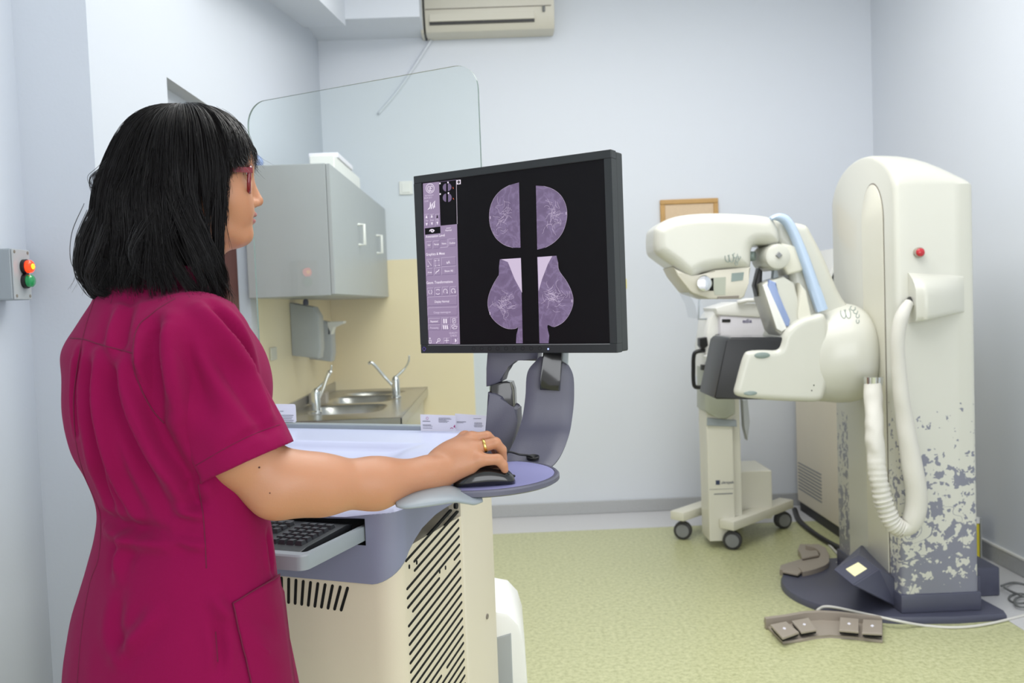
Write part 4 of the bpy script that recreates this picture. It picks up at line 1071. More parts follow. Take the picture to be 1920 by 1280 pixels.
# pale tissue wedges and bright rims, part of the picture on the screen
for w_ in ([(560, 674), (676, 667), (683, 870), (640, 790), (600, 690)], [(773, 662), (860, 655), (835, 700), (800, 790), (780, 860)]):
    g = Geo(); g.poly(spoly(crop2(w_), -.0026)); obj('pale_tissue', g.g, M['scr_mid'], mon)
def inside(p, poly):
    r = False
    for i in range(len(poly)):
        a, b = poly[i], poly[(i+1) % len(poly)]
        if (a[1] > p[1]) != (b[1] > p[1]) and p[0] < (b[0]-a[0])*(p[1]-a[1])/(b[1]-a[1])+a[0]: r = not r
    return r
g = Geo()
rr_ = random.Random(5)
for (cx, cy, rx, ry, a0, a1, n_) in ((560, 420, 75, 140, 0, 6.28, 34), (870, 410, 70, 140, 0, 6.28, 36), (575, 940, 80, 100, 0, 6.28, 40), (870, 890, 95, 100, 0, 6.28, 48)):
    for k in range(n_):
        x, y = cx+rr_.gauss(0, .34)*rx, cy+rr_.gauss(0, .34)*ry; th = rr_.uniform(0, 6.28); pts = [(x, y)]
        for s in range(5): th += rr_.uniform(-.7, .7); x += 9*math.cos(th); y += 9*math.sin(th); pts.append((x, y))
        pts = crop2(pts)
        if all(any(inside(q, v) for v in (v1, v2, v3, v4)) for q in pts): g.line(spoly(pts, -.0025), .0004, NEG)
for c in ((497, 430), (941, 405), (495, 990), (975, 918)):
    x, y = crop2([c])[0]; g.line(spoly([(x, y-2.6), (x, y+2.6)], -.0025), .0016, NEG)
for v in (v1[2:], v2[2:], v3[4:13], v4[5:13]): g.line(spoly([tuple(q) for q in smooth_poly([np.array(q) for q in v], 4, False)], -.0025), .0004, NEG)
obj('fine_vessels', g.g, M['scr_mid'], mon)
# bezel marks: power light, touch keys, maker's diamond
for k, x in enumerate((888, 903, 918, 933, 949, 964, 980, 996, 1012)):
    g = Geo(); G_ = g
    pts = [(x+3.2*math.cos(2*PI*i/12), 653.5-(x-888)*.006+3.2*math.sin(2*PI*i/12)) for i in range(13)]
    g.line([P(*q, pt=O_+MN*.0004, n=MN) for q in pts], .0006, NEG); obj('touch_key', g.g, M['hole'], mon)
c = P(1028, 654, pt=O_, n=MN); obj('power_light', lathe(c-MN*.001, MN, [(0, .0016), (.0018, .0016), (.002, .001)], 10), emis('blue_led', (150, 170, 255), 2.5), mon)
g = Geo(); g.line([P(*q, pt=O_+MN*.0004, n=MN) for q in ((795, 650), (798.6, 653.8), (795.3, 658), (791.8, 654), (795, 650))], .001, NEG); obj('diamond_mark', g.g, emis('violet_mark', (110, 90, 190), .6), mon)
g = Geo(); g.line([MW(is0, iz0-.0012, .0004), MW(is1, iz0-.0012, .0004)], .0012, NEG); obj('bezel_line', g.g, M['hub'], mon)
# ================================================================== mammography machine
GX0, GX1, GY0, GY1 = 1.603, 1.925, 3.535, 4.215
gy = (GY0+GY1)/2
mg = thing('mammography_machine', 'ivory mammography machine with leaf-print column on a round plum base plate', 'mammography machine', (1.72, gy, 0))
gzc = P(1690, 345, X=GX0)[2]; gza = P(1640, 292, X=GX0+.05)[2]
def arch(ins=0, n=22):
    hw = (GY1-GY0)/2; rise = gza-gzc; R_ = (hw*hw+rise*rise)/(2*rise); th = math.asin(hw/R_)
    return [(gy+R_*math.sin(-th+2*th*k/n), gzc+rise-R_*(1-math.cos(-th+2*th*k/n))) for k in range(n+1)]
def col_ring(x, ins, f):
    A_ = arch(0); o_ = []; hw = (GY1-GY0)/2; n = len(A_)-1
    for k, (y, z) in enumerate(A_):
        z2_ = gzc+(gza-gzc)*math.sin(PI*k/n)**.8; z = z*.45+z2_*.55; y2 = gy-hw*math.cos(PI*k/n); y = y*.45+y2*.55
        o_.append((x, gy+(y-gy)*(1-ins/hw), gzc+(z-gzc)*f-ins*.8))
    return [(x, GY0+ins, .105)]+o_+[(x, GY1-ins, .105)]
W_ = GX1-GX0; rings = []
for t, ins in ((0, .022), (.012, .010), (.035, .003), (.07, 0), (.2, 0), (.35, 0), (.5, 0), (.62, 0), (.74, 0), (.84, 0), (.93, 0), (.965, .003), (.988, .010), (1, .022)):
    rings.append(col_ring(GX0+W_*t, ins, 1-.80*t**3.2))
col_bm = loft(rings); bmesh.ops.bevel(col_bm, geom=[e for e in col_bm.edges if abs(e.verts[0].co.y-e.verts[1].co.y) < 1e-4 and abs(e.verts[0].co.x-e.verts[1].co.x) > .01 and False], offset=.01)if False else None
M['decal'] = decal_mat(GY0+.13-gy, GY1-.15-gy)
col = obj('column', col_bm, M['decal'], mg, smooth=30, label='ivory column with grey-violet leaf print rising from its foot')
# inset slot panel on the left face, in which the arm carriage travels
sy0_, sy1_ = P(1703, 500, X=GX0)[1], P(1617, 450, X=GX0)[1]
sy0_ = max(sy0_, GY0+.10)
zt_ = P(1630, 345, X=GX0)[2]
def slotpts(off, ins=0):
    hw = (sy1_-sy0_)/2-ins; c = (sy0_+sy1_)/2
    return [(GX0+off, c-hw, .112)]+[(GX0+off, c-hw*math.cos(PI*k/16), zt_-.16+(.16-ins)*math.sin(PI*k/16)) for k in range(17)]+[(GX0+off, c+hw, .112)]
g = Geo(); a_, b__ = slotpts(-.0015), slotpts(-.0015, .006)
for k in range(len(a_)-1): g.f.append((len(g.v), len(g.v)+1, len(g.v)+2, len(g.v)+3)); g.v += [a_[k], a_[k+1], b__[k+1], b__[k]]
obj('slot_groove', g.g, M['taupe_d'], mg)
obj('slot_cover', prism(slotpts(-.001, .006), (-.004, 0, 0), bev=.002), M['cream'], mg, smooth=30)
# rear panel to the right
obj('rear_panel', box(GX1+.001, GX1+.045, GY0+.12, GY1-.02, .14, gzc-.06, bev=.01), M['cream'], mg, smooth=30)
# emergency button
q = P(1724, 473, Y=GY0-.01); bm = lathe(q, (0, -1, 0), [(-.01, .021), (.002, .021), (.004, .018)], 24); eb_ = obj('emergency_stop', bm, M['taupe'], mg, smooth=40, label='red emergency stop button in a grey ring')
obj('button', lathe(q, (0, -1, 0), [(.002, .0165), (.012, .016), (.016, .011), (.018, .002)], 24), M['red_b'], eb_, smooth=40)
# bulging shelf on the front
bz1 = P(1760, 522, Y=GY0)[2]; bz0 = P(1760, 600, Y=GY0)[2]
x0_, x1_ = P(1703, 560, Y=GY0)[0], P(1812, 560, Y=GY0)[0]-.01
rings = []
for t in np.linspace(0, 1, 25):
    x = x0_+(x1_-x0_)*t; d = .095*(1-t**1.6)*(.7+.3*ss(t, 0, .15))+.0015; b0_ = bz0+.035*t; b1_ = bz1-.02*t
    pr = [(.004, b1_+.03), (-d*.1, b1_+.025), (-d*.3, b1_+.016), (-d*.55, b1_+.002), (-d*.8, b1_-.018), (-d*.95, b1_-.04), (-d, b1_-.065), (-d, b0_+.02), (-d*.95, b0_+.004), (-d*.8, b0_-.002), (-d*.3, b0_-.006), (.004, b0_-.008)]
    rings.append([(x, GY0+a, b) for a, b in pr])
obj('tray_bulge', loft(rings), M['gantry'], mg, smooth=50)
# plinth and base plate
obj('plinth', box(GX0-.006, GX1+.004, GY0-.008, GY1+.006, .028, .1045, bev=.006), M['plum'], mg, smooth=30)
obj('plinth_side', box(GX1+.006, GX1+.055, GY0+.09, GY1, .028, .1385, bev=.006), M['plum'], mg, smooth=30)
obj('plinth_box', box(GX1+.057, GX1+.21, GY0+.22, GY1-.1, .002, .13, bev=.008), M['plum'], mg, smooth=30)
bp = []
cxb, cyb, rb_ = 1.66, 3.90, .42
for k in range(25):
    t = PI*(.5+k/24); 
    bp.append((cxb+rb_*math.cos(t), cyb+(rb_)*math.sin(t)))
q1, q2 = P(1888, 1158, Z=.01), P(1850, 1126, Z=.03)
bp += [(1.8, 3.468), (q1[0], q1[1]), (q1[0]+.01, q1[1]+.03), (q2[0], q2[1]+.03), (GX1+.06, 3.8), (GX1+.06, cyb+rb_)]
bb_ = loft([[(x+(x-1.7)*e, y+(y-3.9)*e, z) for x, y in bp] for e, z in ((.0, .0), (0, .018), (-.012, .028))])
obj('base_plate', bb_, M['plum'], mg, smooth=30)
# tilted console block with a lit square at the foot
nrm = None
A_ = P(1576, 1082, Y=3.62)
def dia(Y): return None
c1 = P(1612, 1040, Y=3.66); c2 = P(1648, 1066, Y=3.60); c3 = P(1599, 1097, Y=3.47); c4 = P(1562, 1067, Y=3.53)
front = [c1, c2, c3, c4]
ctr = sum(front)/4; n_ = np.cross(c2-c1, c4-c1); n_ /= np.linalg.norm(n_)
if n_@(CAM-ctr) < 0: n_ = -n_
base = [P(1640, 1052, Y=3.90), P(1700, 1105, Y=3.62), P(1690, 1150, Y=3.56), P(1610, 1105, Y=3.88)]
back = [c1+np.array([.10, .26, -.10]), c2+np.array([.10, .26, -.13]), c3+np.array([.10, .22, -.04]), c4+np.array([.10, .22, -.02])]
back = [np.array([1.61, 3.95, .20]), np.array([1.61, 3.60, .15]), np.array([1.61, 3.60, .03]), np.array([1.61, 3.95, .03])]
bm = loft([front, back]); bmesh.ops.bevel(bm, geom=list(bm.edges), offset=.004, segments=2, affect='EDGES'); 
pc = obj('foot_lamp_block', bm, M['plum'], mg)
f2 = [ctr+(p-ctr)*.46+n_*.0008-(c3-c1)*.0 for p in front]
obj('lit_square', prism([p for p in f2], n_*.002), M['lit'], pc, label='glowing pale yellow square')
# ---- arm hub: rounded body revolving on the column's left face
def loftx(st, m, name, nseg=32, ex=2.6, parent=mg, Yc=gy):
    """stations: (px, top py, bottom py, half depth) measured at the mid plane"""
    rings = []
    for px, pt_, pb2, hd in st:
        a, b = P(px, pt_, Y=Yc), P(px, pb2, Y=Yc); c = (a+b)/2; hz = (a[2]-b[2])/2
        r = []
        for k in range(nseg):
            t = 2*PI*k/nseg; cs, sn = math.cos(t), math.sin(t)
            r.append((c[0], Yc+hd*np.sign(cs)*abs(cs)**(2/ex), c[2]+hz*np.sign(sn)*abs(sn)**(2/ex)))
        rings.append(r)
    rings = [list(r) for r in zip(*[smooth_poly(list(c), 3, False) for c in zip(*rings)])]
    return obj(name, loft(rings), m, parent, smooth=50)
loftx([(1508, 600, 742, .155), (1520, 592, 750, .172), (1536, 582, 752, .19), (1560, 571, 754, .205), (1584, 568, 753, .212), (1604, 574, 748, .205), (1618, 590, 734, .175), (1626, 618, 706, .12), (1628, 640, 684, .07)], M['gantry'], 'arm_hub', ex=2.3)
# ---- detector arm (near profile at Yn, depth to Yf)
Yn, Yf = gy-.155, gy+.155
def PN(pts, Y=Yn): return [P(x, y, Y=Y) for x, y in pts]
def gprism(pts, name, m, Y0=Yn, Y1=Yf, bev=.01, seg=3, parent=None, sm=40, label=None):
    return obj(name, prism(PN(pts, Y0), (0, Y1-Y0, 0), bev=bev, seg=seg), m, parent or mg, smooth=sm, label=label)
det = gprism([(1340, 745), (1362, 640), (1368, 634), (1470, 634), (1480, 640), (1480, 746), (1450, 749), (1344, 748)], 'detector', M['black'], Yn+.012, Yf-.012, .004)
obj('top_plate', prism(PN([(1369, 640), (1371, 632), (1466, 632), (1468, 640)], Yn+.014), (0, Yf-Yn-.028, 0), bev=.002), M['blackgl'], det)
cover = smooth_poly([np.array(q, float) for q in [(1375, 736), (1379, 715), (1386, 688), (1393, 666), (1402, 657), (1430, 655), (1455, 655), (1463, 646), (1468, 628), (1480, 612), (1500, 598), (1522, 591), (1547, 590), (1554, 635), (1556, 690), (1548, 735), (1536, 752), (1500, 753), (1440, 750), (1390, 745)]], 3)
def XZ(pts, Y): return [tuple(P(q[0], q[1], Y=Y)[[0, 2]]) for q in pts]
V1_, Q1_ = round_slab(XZ(cover, Yn+.01), Yn-.005, Yf+.005, .028, .0045)
cv = fast_obj('detector_cover', V1_, Q1_, M['gantry'], mg)
for px, py, w_, h_ in ((1429, 666, 14, 5.5), (1407, 737, 12, 4)):
    c = P(px, py, Y=Yn-.005); r = .00238
    bm = bmesh.new(); 
    ring = [[c+np.array([w_*r*s*math.cos(t), -d, h_*r*s*math.sin(t)]) for t in [2*PI*k/20 for k in range(20)]] for s, d in ((1, -.004), (1, .002), (.85, .0035))]
    obj('oval_button', loft(ring, bm), M['label'], cv, smooth=40)
for px, py in ((1526, 722), (1522, 732)): obj('pin_hole', lathe(P(px, py, Y=Yn-.005), (0, -1, 0), [(-.002, .003), (.0006, .003)], 10), M['hole'], cv)
# ---- tube head
Hn, Hf = gy-.14, gy+.14
shell = [(1226, 436), (1232, 424), (1249, 412), (1275, 404), (1310, 400), (1350, 399), (1397, 401), (1430, 404), (1448, 409), (1458, 424), (1463, 440), (1462, 454), (1450, 459), (1430, 458), (1416, 460), (1410, 468), (1409, 485), (1408, 500), (1398, 505), (1370, 504), (1340, 507), (1315, 513), (1298, 523), (1283, 518), (1262, 500), (1240, 484), (1227, 470)]
V1_, Q1_ = round_slab(XZ(smooth_poly([np.array(q, float) for q in shell], 3), Hn+.03), Hn, Hf, .055, .005)
hd_ = fast_obj('tube_head', V1_, Q1_, M['gantry'], mg)
low = [(1262, 500), (1283, 516), (1298, 521), (1340, 506), (1408, 500), (1404, 530), (1396, 556), (1390, 560), (1330, 560), (1300, 550), (1294, 546), (1270, 516)]
lo = obj('collimator', prism(PN(low, Hn+.018), (0, Hf-Hn-.036, 0), bev=.008), M['acream'], mg, smooth=35)
obj('label_plate', prism(PN([(1334, 521), (1361, 519), (1360, 553), (1340, 553)], Hn+.0165), (0, .003, 0)), M['olive'], lo)
obj('label_plate', prism(PN([(1372, 512), (1395, 510), (1393, 525), (1371, 528)], Hn+.0165), (0, .003, 0)), M['label'], lo)
obj('underside_slot', prism(PN([(1345, 556), (1386, 554), (1385, 559), (1345, 560)], Hn+.0165), (0, .003, 0)), M['taupe_d'], lo)
obj('dark_recess', prism(PN([(1322, 523), (1338, 521), (1338, 545), (1322, 545)], Hn+.016), (0, .004, 0)), M['hole'], lo)
obj('knob', loft([[P(x, y, Y=Hn+d) for x, y in [(1321+rx*math.cos(t), 531+ry*math.sin(t)) for t in [2*PI*k/20 for k in range(20)]]] for rx, ry, d in ((14, 15, .02), (14.5, 15.5, -.01), (13, 14, -.024), (7, 7, -.027))]), M['chrome'], lo, smooth=40)
obj('end_cap', loft([[P(x, y, Y=gy-.06+.0) for x, y in []] for _ in []]) if False else lathe(P(1228, 458, Y=gy-.02), (-1, 0, -.1), [(-.01, .03), (.006, .028), (.009, .02)], 20), M['label'], hd_, smooth=40)
obj('side_cap', lathe(P(1414, 480, Y=Hn+.07), (1, -.6, 0), [(-.02, .022), (.004, .02)], 18), M['label'], hd_, smooth=40)
# clear face guard below the head
obj('face_guard', prism([P(1291, 548, Y=Hn+.01), P(1303, 570, Y=Hn+.01), P(1309, 596, Y=Hn+.01), P(1323, 598, Y=Hn+.01), P(1316, 565, Y=Hn+.01)], (0, .2, 0)), M['acryl'], mg)
# ---- C-arm rising from the hub behind the head
An, Af = gy-.08, gy+.12
arm = [(1452, 410), (1490, 417), (1512, 422), (1522, 438), (1545, 482), (1572, 545), (1590, 572), (1620, 600), (1600, 640), (1520, 640), (1496, 600), (1480, 520), (1468, 470), (1452, 450)]
V1_, Q1_ = round_slab(XZ(smooth_poly([np.array(q, float) for q in arm], 2), An+.02), An, Af, .035, .005)
fast_obj('upright_arm', V1_, Q1_, M['gantry'], mg)
stripe = [(1446, 410, 3), (1458, 406, 6), (1472, 410, 8), (1484, 424, 8), (1497, 452, 8), (1510, 486, 9), (1522, 520, 9), (1533, 553, 10), (1543, 582, 10)]
sp2 = smooth_poly([np.array(s, float) for s in stripe], 4, False)
rings = []
for i, (x, y, w_) in enumerate(sp2):
    j0, j1 = max(0, i-1), min(len(sp2)-1, i+1); d = sp2[j1][:2]-sp2[j0][:2]; d /= np.linalg.norm(d); nx_, ny_ = -d[1]*w_, d[0]*w_
    Ys = An-.045
    a, b = P(x+nx_, y+ny_, Y=Ys), P(x-nx_, y-ny_, Y=Ys)
    m_ = (a+b)/2+np.array([0, -.012, 0]); dY = np.array([0, .03, 0])
    rings.append([a, a*.5+m_*.5+np.array([0, -.003, 0]), m_, b*.5+m_*.5+np.array([0, -.003, 0]), b, b+dY, a+dY])
obj('blue_trim', loft(rings), M['blue'], mg, smooth=50, label='pale blue curved trim along the arm')
# compression carriage
cc = P(1457, 481, Y=gy-.12)
obj('carriage_motor', lathe((cc[0], gy-.14, cc[2]), (0, 1, 0), [(0, .04), (.006, .052), (.03, .058), (.2, .058)], 32), M['gantry'], mg, smooth=45)
obj('motor_button', lathe((cc[0]+.0, gy-.141, cc[2]+.005), (0, -1, 0), [(-.004, .014), (.008, .014), (.01, .011)], 4), M['hub'], mg)
gprism([(1465, 455), (1500, 462), (1520, 500), (1500, 510), (1478, 515), (1468, 500)], 'carriage_housing', M['cream'], gy-.11, gy+.06, .012)
gprism([(1452, 500), (1458, 500), (1460, 520), (1450, 522)], 'drive_link', M['trimgrey'], gy-.10, gy-.06, .004)
gprism([(1431, 532), (1438, 528), (1470, 518), (1490, 530), (1506, 590), (1512, 630), (1470, 636), (1455, 620), (1436, 560)], 'paddle_carriage', M['gantry'], gy-.12, gy+.06, .014, 3)
gprism([(1443, 524), (1456, 530), (1457, 550), (1470, 575), (1482, 600), (1480, 612), (1471, 611), (1458, 588), (1441, 556), (1439, 540)], 'blue_handle', M['blue_d'], gy-.132, gy-.10, .006, label='blue-grey recessed handle')
gprism([(1430, 534), (1438, 532), (1476, 616), (1466, 622), (1456, 616)], 'handle_frame', M['white'], gy-.134, gy-.11, .004)
gprism([(1424, 502), (1430, 508), (1429, 530), (1421, 556), (1416, 535)], 'paddle_bracket', M['black'], gy-.03, gy+.03, .004)
gprism([(1500, 530), (1512, 545), (1524, 600), (1518, 640), (1500, 640), (1496, 590)], 'guide_rail', M['cream'], gy-.13, gy-.07, .008)
# floral emblems, thin outlines on the near sides
def emblem(cx, cy, sc, Y, rot=0):
    bm = bmesh.new()
    for (dx, dy, rx, ry, a) in ((-9, 0, 4, 8, -.25), (-1, -1, 4.5, 9, -.15), (7, -6, 4, 5, .3), (11, 3, 3, 4, .5), (9, 10, 2.5, 3.5, .2), (15, -2, 2.2, 3, 0)):
        pts = [P(cx+sc*(dx+rx*math.cos(t)*math.cos(a)-ry*math.sin(t)*math.sin(a)), cy+sc*(dy+rx*math.cos(t)*math.sin(a)+ry*math.sin(t)*math.cos(a)), Y=Y) for t in [-.8+4.8*k/14 for k in range(15)]]
        tube(pts, .0016, 5, bm=bm)
    return bm
obj('flower_emblem', emblem(1372, 484, .95, Hn-.0005), M['label'], hd_)
hubn = bpy.data.objects['arm_hub']
# emblem on the hub follows its curved skin
bvh = BVHTree.FromObject(hubn, bpy.context.evaluated_depsgraph_get())
def onmesh(bv, px, py, off, lift=0.0):
    d = V(ray(px, py)).normalized(); h = bv.ray_cast(V(CAM)-off, d)
    return None if h[0] is None else np.array(h[0]+off+h[1]*lift)
bm = bmesh.new(); ho = root_loc(hubn)
for (dx, dy, rx, ry, a) in ((-12, -2, 4.5, 9, -.25), (-3, -3, 4.8, 10, -.2), (6, -12, 5, 4, .3), (11, -6, 4, 4, .5), (15, 2, 3, 4, .2), (15, 12, 2.6, 4, 0)):
    pts = [onmesh(bvh, 1593+(dx+rx*math.cos(t)*math.cos(a)-ry*math.sin(t)*math.sin(a)), 590+(dy+rx*math.cos(t)*math.sin(a)+ry*math.sin(t)*math.cos(a)), ho, .0008) for t in [-.8+4.8*k/14 for k in range(15)]]
    pts = [p for p in pts if p is not None]
    if len(pts) > 4: tube(pts, .0016, 5, bm=bm)
obj('flower_emblem', bm, M['label'], hubn)
# ---- sleeved cable loop: chrome ring, crumpled leg, bottom bend, smooth leg up to the bulge
def hosepath(pts): return [P(x, y, Y=Y) for x, y, Y in pts]
obj('hose_ring', tube(hosepath([(1637, 706, 3.60), (1637, 722, 3.60)]), [.04, .037], 20), M['chrome'], mg, smooth=40)
leg1 = smooth_poly(hosepath([(1637, 716, 3.60), (1638, 760, 3.56), (1639, 810, 3.50), (1643, 860, 3.475), (1648, 905, 3.46), (1658, 945, 3.455), (1672, 978, 3.45), (1690, 992, 3.45)]), 14, False)
rr = []
for i in range(len(leg1)):
    t = i/(len(leg1)-1); amp = .0035*ss(t, .35, .7)
    rr.append(.036-.002*t+amp*math.sin(i*1.9))
bm = tube(leg1, rr, 22)
for v in bm.verts:
    nz = noise.noise(v.co*22); v.co += Vector((nz, nz*.6, 0))*.006
obj('crumpled_sleeve', bm, M['fabric'], mg, smooth=60, label='crumpled white fabric sleeve of the cable loop')
leg2 = smooth_poly(hosepath([(1686, 992, 3.45), (1706, 984, 3.45), (1717, 955, 3.45), (1717, 915, 3.45), (1708, 860, 3.46), (1698, 800, 3.47), (1690, 740, 3.47), (1684, 690, 3.47), (1682, 650, 3.47), (1686, 612, 3.47), (1694, 586, 3.475), (1704, 568, 3.50)]), 8, False)
n2_ = len(leg2); rr = [(.03+.010*ss(i/n2_, .0, .15))-.013*ss(i/n2_, .3, .62)-.008*ss(i/n2_, .85, 1) for i in range(n2_)]
bm = tube(leg2, rr, 22)
for v in bm.verts:
    nz = noise.noise(v.co*9); v.co += Vector((nz, nz*.6, 0))*.006
obj('smooth_sleeve', bm, M['fabric'], mg, smooth=60, label='smooth white sleeve rising to the bulge')
obj('sleeve_socket', tube(hosepath([(1702, 572, 3.50), (1708, 562, 3.52)]), .016, 14), M['black'], mg, smooth=40)
# ================================================================== generator cabinet behind
gxl = P(1495, 955, Z=0.0)[0]; gyb = 5.42; gyn = 4.5
gen = thing('generator_cabinet', 'tall beige cabinet standing behind the mammography machine', 'cabinet', (gxl+.25, 5, 0))
obj('housing', box(gxl, gxl+.42, gyn, gyb, .06, 1.16, bev=.008), M['beige2'], gen)
obj('base', box(gxl+.01, gxl+.4, gyn+.02, gyb-.02, .0, .06), M['rubber'], gen)
gv = P(1500, 925, X=gxl)
bm = bmesh.new()
for k in range(9): bx(bm, gxl-.002, gxl+.001, gyn+.5, gyb-.03, .14+k*.02, .148+k*.02)
obj('side_grille', bm, M['hub'], gen)
q = P(1566, 470, Y=4.9)
tb = thing('tilted_display', 'small tilted display between the arm and the column', 'display', (q[0], 4.9, 1.161))
pa = P(1573, 464, Y=4.9); pb2 = P(1551, 530, Y=4.9)
def tiltbox(o1, o2, name, m, par):
    d = np.array([0, .3, 0]); a, b = pa+np.array([o1, 0, 0]), pb2+np.array([o1, 0, 0])
    w_ = np.array([o2, 0, 0]); return obj(name, prism([a, a+w_, b+w_, b], d, bev=.004), m, par)
tiltbox(0, .03, 'bezel', M['white'], tb); tiltbox(.012, .05, 'shade', M['hub'], tb)
obj('stand', box(pb2[0]+.01, pb2[0]+.08, 4.95, 5.15, 1.16, pb2[2]+.02, bev=.004), M['white'], tb)
# ================================================================== mobile unit on castors
# floor points: left wheel (1283,1010), front wheel (1372,1028), rear wheel (1467,990)
w1, w2, w3 = P(1281, 1010, Z=0), P(1374, 1029, Z=0), P(1468, 990, Z=0)
mu = thing('mobile_unit', 'cream mobile unit on four castors behind the X-ray head', 'mobile unit', ((w1[0]+w3[0])/2, (w1[1]+w3[1])/2, 0))
D1 = (w3-w2); D1[2] = 0; LD = np.linalg.norm(D1); D1 = D1/LD          # along the legs, away to the right
D2 = (w1-w2); D2[2] = 0; LW = np.linalg.norm(D2); D2 = D2/LW          # across
def UW(a, b, z): return w2+D1*a+D2*b+np.array([0, 0, z])
for a, b in ((0, 0), (0, LW), (LD, 0), (LD, LW)):
    c = UW(a, b, .05); sd = -D2*0+np.cross(D1, [0, 0, 1.0])
    ax_ = np.array([-.35, -.94, 0]) if a == 0 else np.array([.2, -.98, 0])
    wh = obj('castor', lathe(c-ax_*.022, ax_, [(0, .040), (.006, .05), (.038, .05), (.044, .042)], 24), M['rubber'], mu, smooth=40)
    obj('wheel_cap', lathe(c+ax_*.022, ax_, [(0, .036), (.004, .035), (.006, .02)], 20), M['hub'], wh, smooth=40)
    obj('stem', lathe(UW(a, b, .09), (0, 0, 1), [(0, .014), (.03, .014)], 12), M['rubber'], wh)
for b in (0, LW): obj('leg_beam', box(-.055, LD+.05, b-.045, b+.045, .115, .165, bev=.006, fr=UW), M['cream'], mu, smooth=30)
cb = LW/2
# column: near vertical edges at px 1327..1380, 1396
ca, cb_ = PZ0 = (P(1383, 1000, Z=0.02), None)
e1, e2, e3 = P(1330, 985, Y=w2[1]+.02), P(1381, 995, Y=w2[1]+.0), P(1397, 985, Y=w2[1]+.1)
cx0 = e1[0]; cx1 = e2[0]; cY = w2[1]+.0
obj('column_box', box(cx0, cx1+.0, cY+.02, cY+.2, .04, .74, bev=.004), M['cream'], mu)
obj('rear_box', box(cx0+.11, P(1440, 900, Y=cY+.35)[0]-.02, cY+.21, cY+.52, .1, P(1420, 870, Y=cY+.4)[2], bev=.006), M['cream'], mu)
obj('column_rail', box(cx1+.003, cx1+.05, cY+.06, cY+.2, .14, 1.0, bev=.004), M['cream'], mu)
zq = P(1345, 905, Y=cY+.02)[2]
t = Geo(); xq = P(1342, 905, Y=cY+.02)[0]
t.add(text_geo('ultrapak', .021, (xq+.028, cY+.0188, zq-.006), np.array([1, 0, 0]), np.array([0, 0, 1.0]), bold=True))
obj('name_print', t.g, M['logo'], mu)
g = Geo(); g.poly([(xq, cY+.0188, zq-.01), (xq+.022, cY+.0188, zq-.01), (xq+.022, cY+.0188, zq+.014), (xq, cY+.0188, zq+.014)]); obj('name_mark', g.g, M['logo'], mu)
g = Geo(); g.line([(cx0+.03, cY+.0188, zq-.06), (cx0+.13, cY+.0188, zq-.06)], .006, np.array([0, 1, 0])); g.line([(cx0+.005, cY+.0188, zq-.034), (cx1-.005, cY+.0188, zq-.034)], .002, np.array([0, 1, 0])); obj('print_line', g.g, M['hub'], mu)
# upper body with shaped head
def MU_(pts, Y): return [P(x, y, Y=Y) for x, y in pts]
obj('collar', prism(MU_([(1326, 783), (1381, 788), (1382, 800), (1326, 798)], cY+.01), (0, .2, 0), bev=.003), M['trimgrey'], mu)
obj('lower_cowl', prism(MU_([(1322, 690), (1378, 690), (1379, 776), (1362, 786), (1345, 783), (1331, 778), (1322, 770)], cY-.01), (0, .2, 0), bev=.01), M['olive'], mu, smooth=35)
obj('upper_cowl', prism(MU_([(1328, 600), (1345, 575), (1400, 568), (1445, 580), (1450, 700), (1322, 710), (1322, 650)], cY+.0), (0, .24, 0), bev=.015), M['white'], mu, smooth=35)
obj('top_tray', prism(MU_([(1342, 578), (1380, 566), (1444, 570), (1452, 590), (1448, 596), (1346, 590)], cY-.06), (0, .3, 0), bev=.006), M['white'], mu, smooth=35)
obj('top_bar', tube(MU_([(1383, 567), (1400, 563), (1432, 562), (1441, 566), (1447, 580)], cY-.08), .012, 10), M['white'], mu, smooth=True)
obj('control_box', prism(MU_([(1350, 590), (1434, 588), (1438, 640), (1352, 640)], cY-.05), (0, .1, 0), bev=.006), M['paper'], mu, smooth=35)
obj('dark_knob', prism(MU_([(1354, 598), (1370, 598), (1370, 604), (1354, 604)], cY-.055), (0, .03, 0), bev=.004), M['black'], mu)
t = Geo(); q = P(1401, 605, Y=cY-.0515); t.add(text_geo('edia', .03, q, np.array([1, 0, 0]), np.array([0, 0, 1.0]), 'CENTER', bold=True)); obj('violet_print', t.g, emis('violet_ink', (120, 110, 200), .15), mu)
obj('side_column', prism(MU_([(1442, 588), (1452, 588), (1450, 640), (1436, 640)], cY-.02), (0, .15, 0), bev=.004), M['olive'], mu)
hd = obj('handle', tube(smooth_poly(MU_([(1322, 724), (1308, 726), (1301, 720), (1300, 690), (1301, 666), (1307, 659), (1322, 657)], cY+.0), 4, False), .011, 12), M['black'], mu, smooth=True)
obj('clamp', prism(MU_([(1312, 634), (1326, 632), (1328, 648), (1318, 656), (1312, 648)], cY-.02), (0, .06, 0), bev=.004), M['black'], mu)
obj('clamp', prism(MU_([(1344, 627), (1352, 626), (1352, 640), (1346, 640)], cY-.03), (0, .04, 0), bev=.003), M['black'], mu)
obj('small_shelf', prism(MU_([(1327, 669), (1345, 664), (1344, 678), (1330, 680)], cY-.12), (0, .12, 0), bev=.004), M['white'], mu)
obj('knob', prism(MU_([(1316, 684), (1323, 684), (1323, 694), (1316, 694)], cY-.01), (0, .04, 0), bev=.003), M['rubber'], mu)
obj('clear_bag', prism(MU_([(1393, 750), (1402, 748), (1406, 790), (1402, 826), (1396, 800)], cY+.02), (0, .06, 0), bev=.004), M['cab'], mu)
obj('guard_bracket', tube(MU_([(1311, 560), (1310, 598), (1330, 598)], cY+.05), .006, 8), M['trimgrey'], mu, smooth=True)
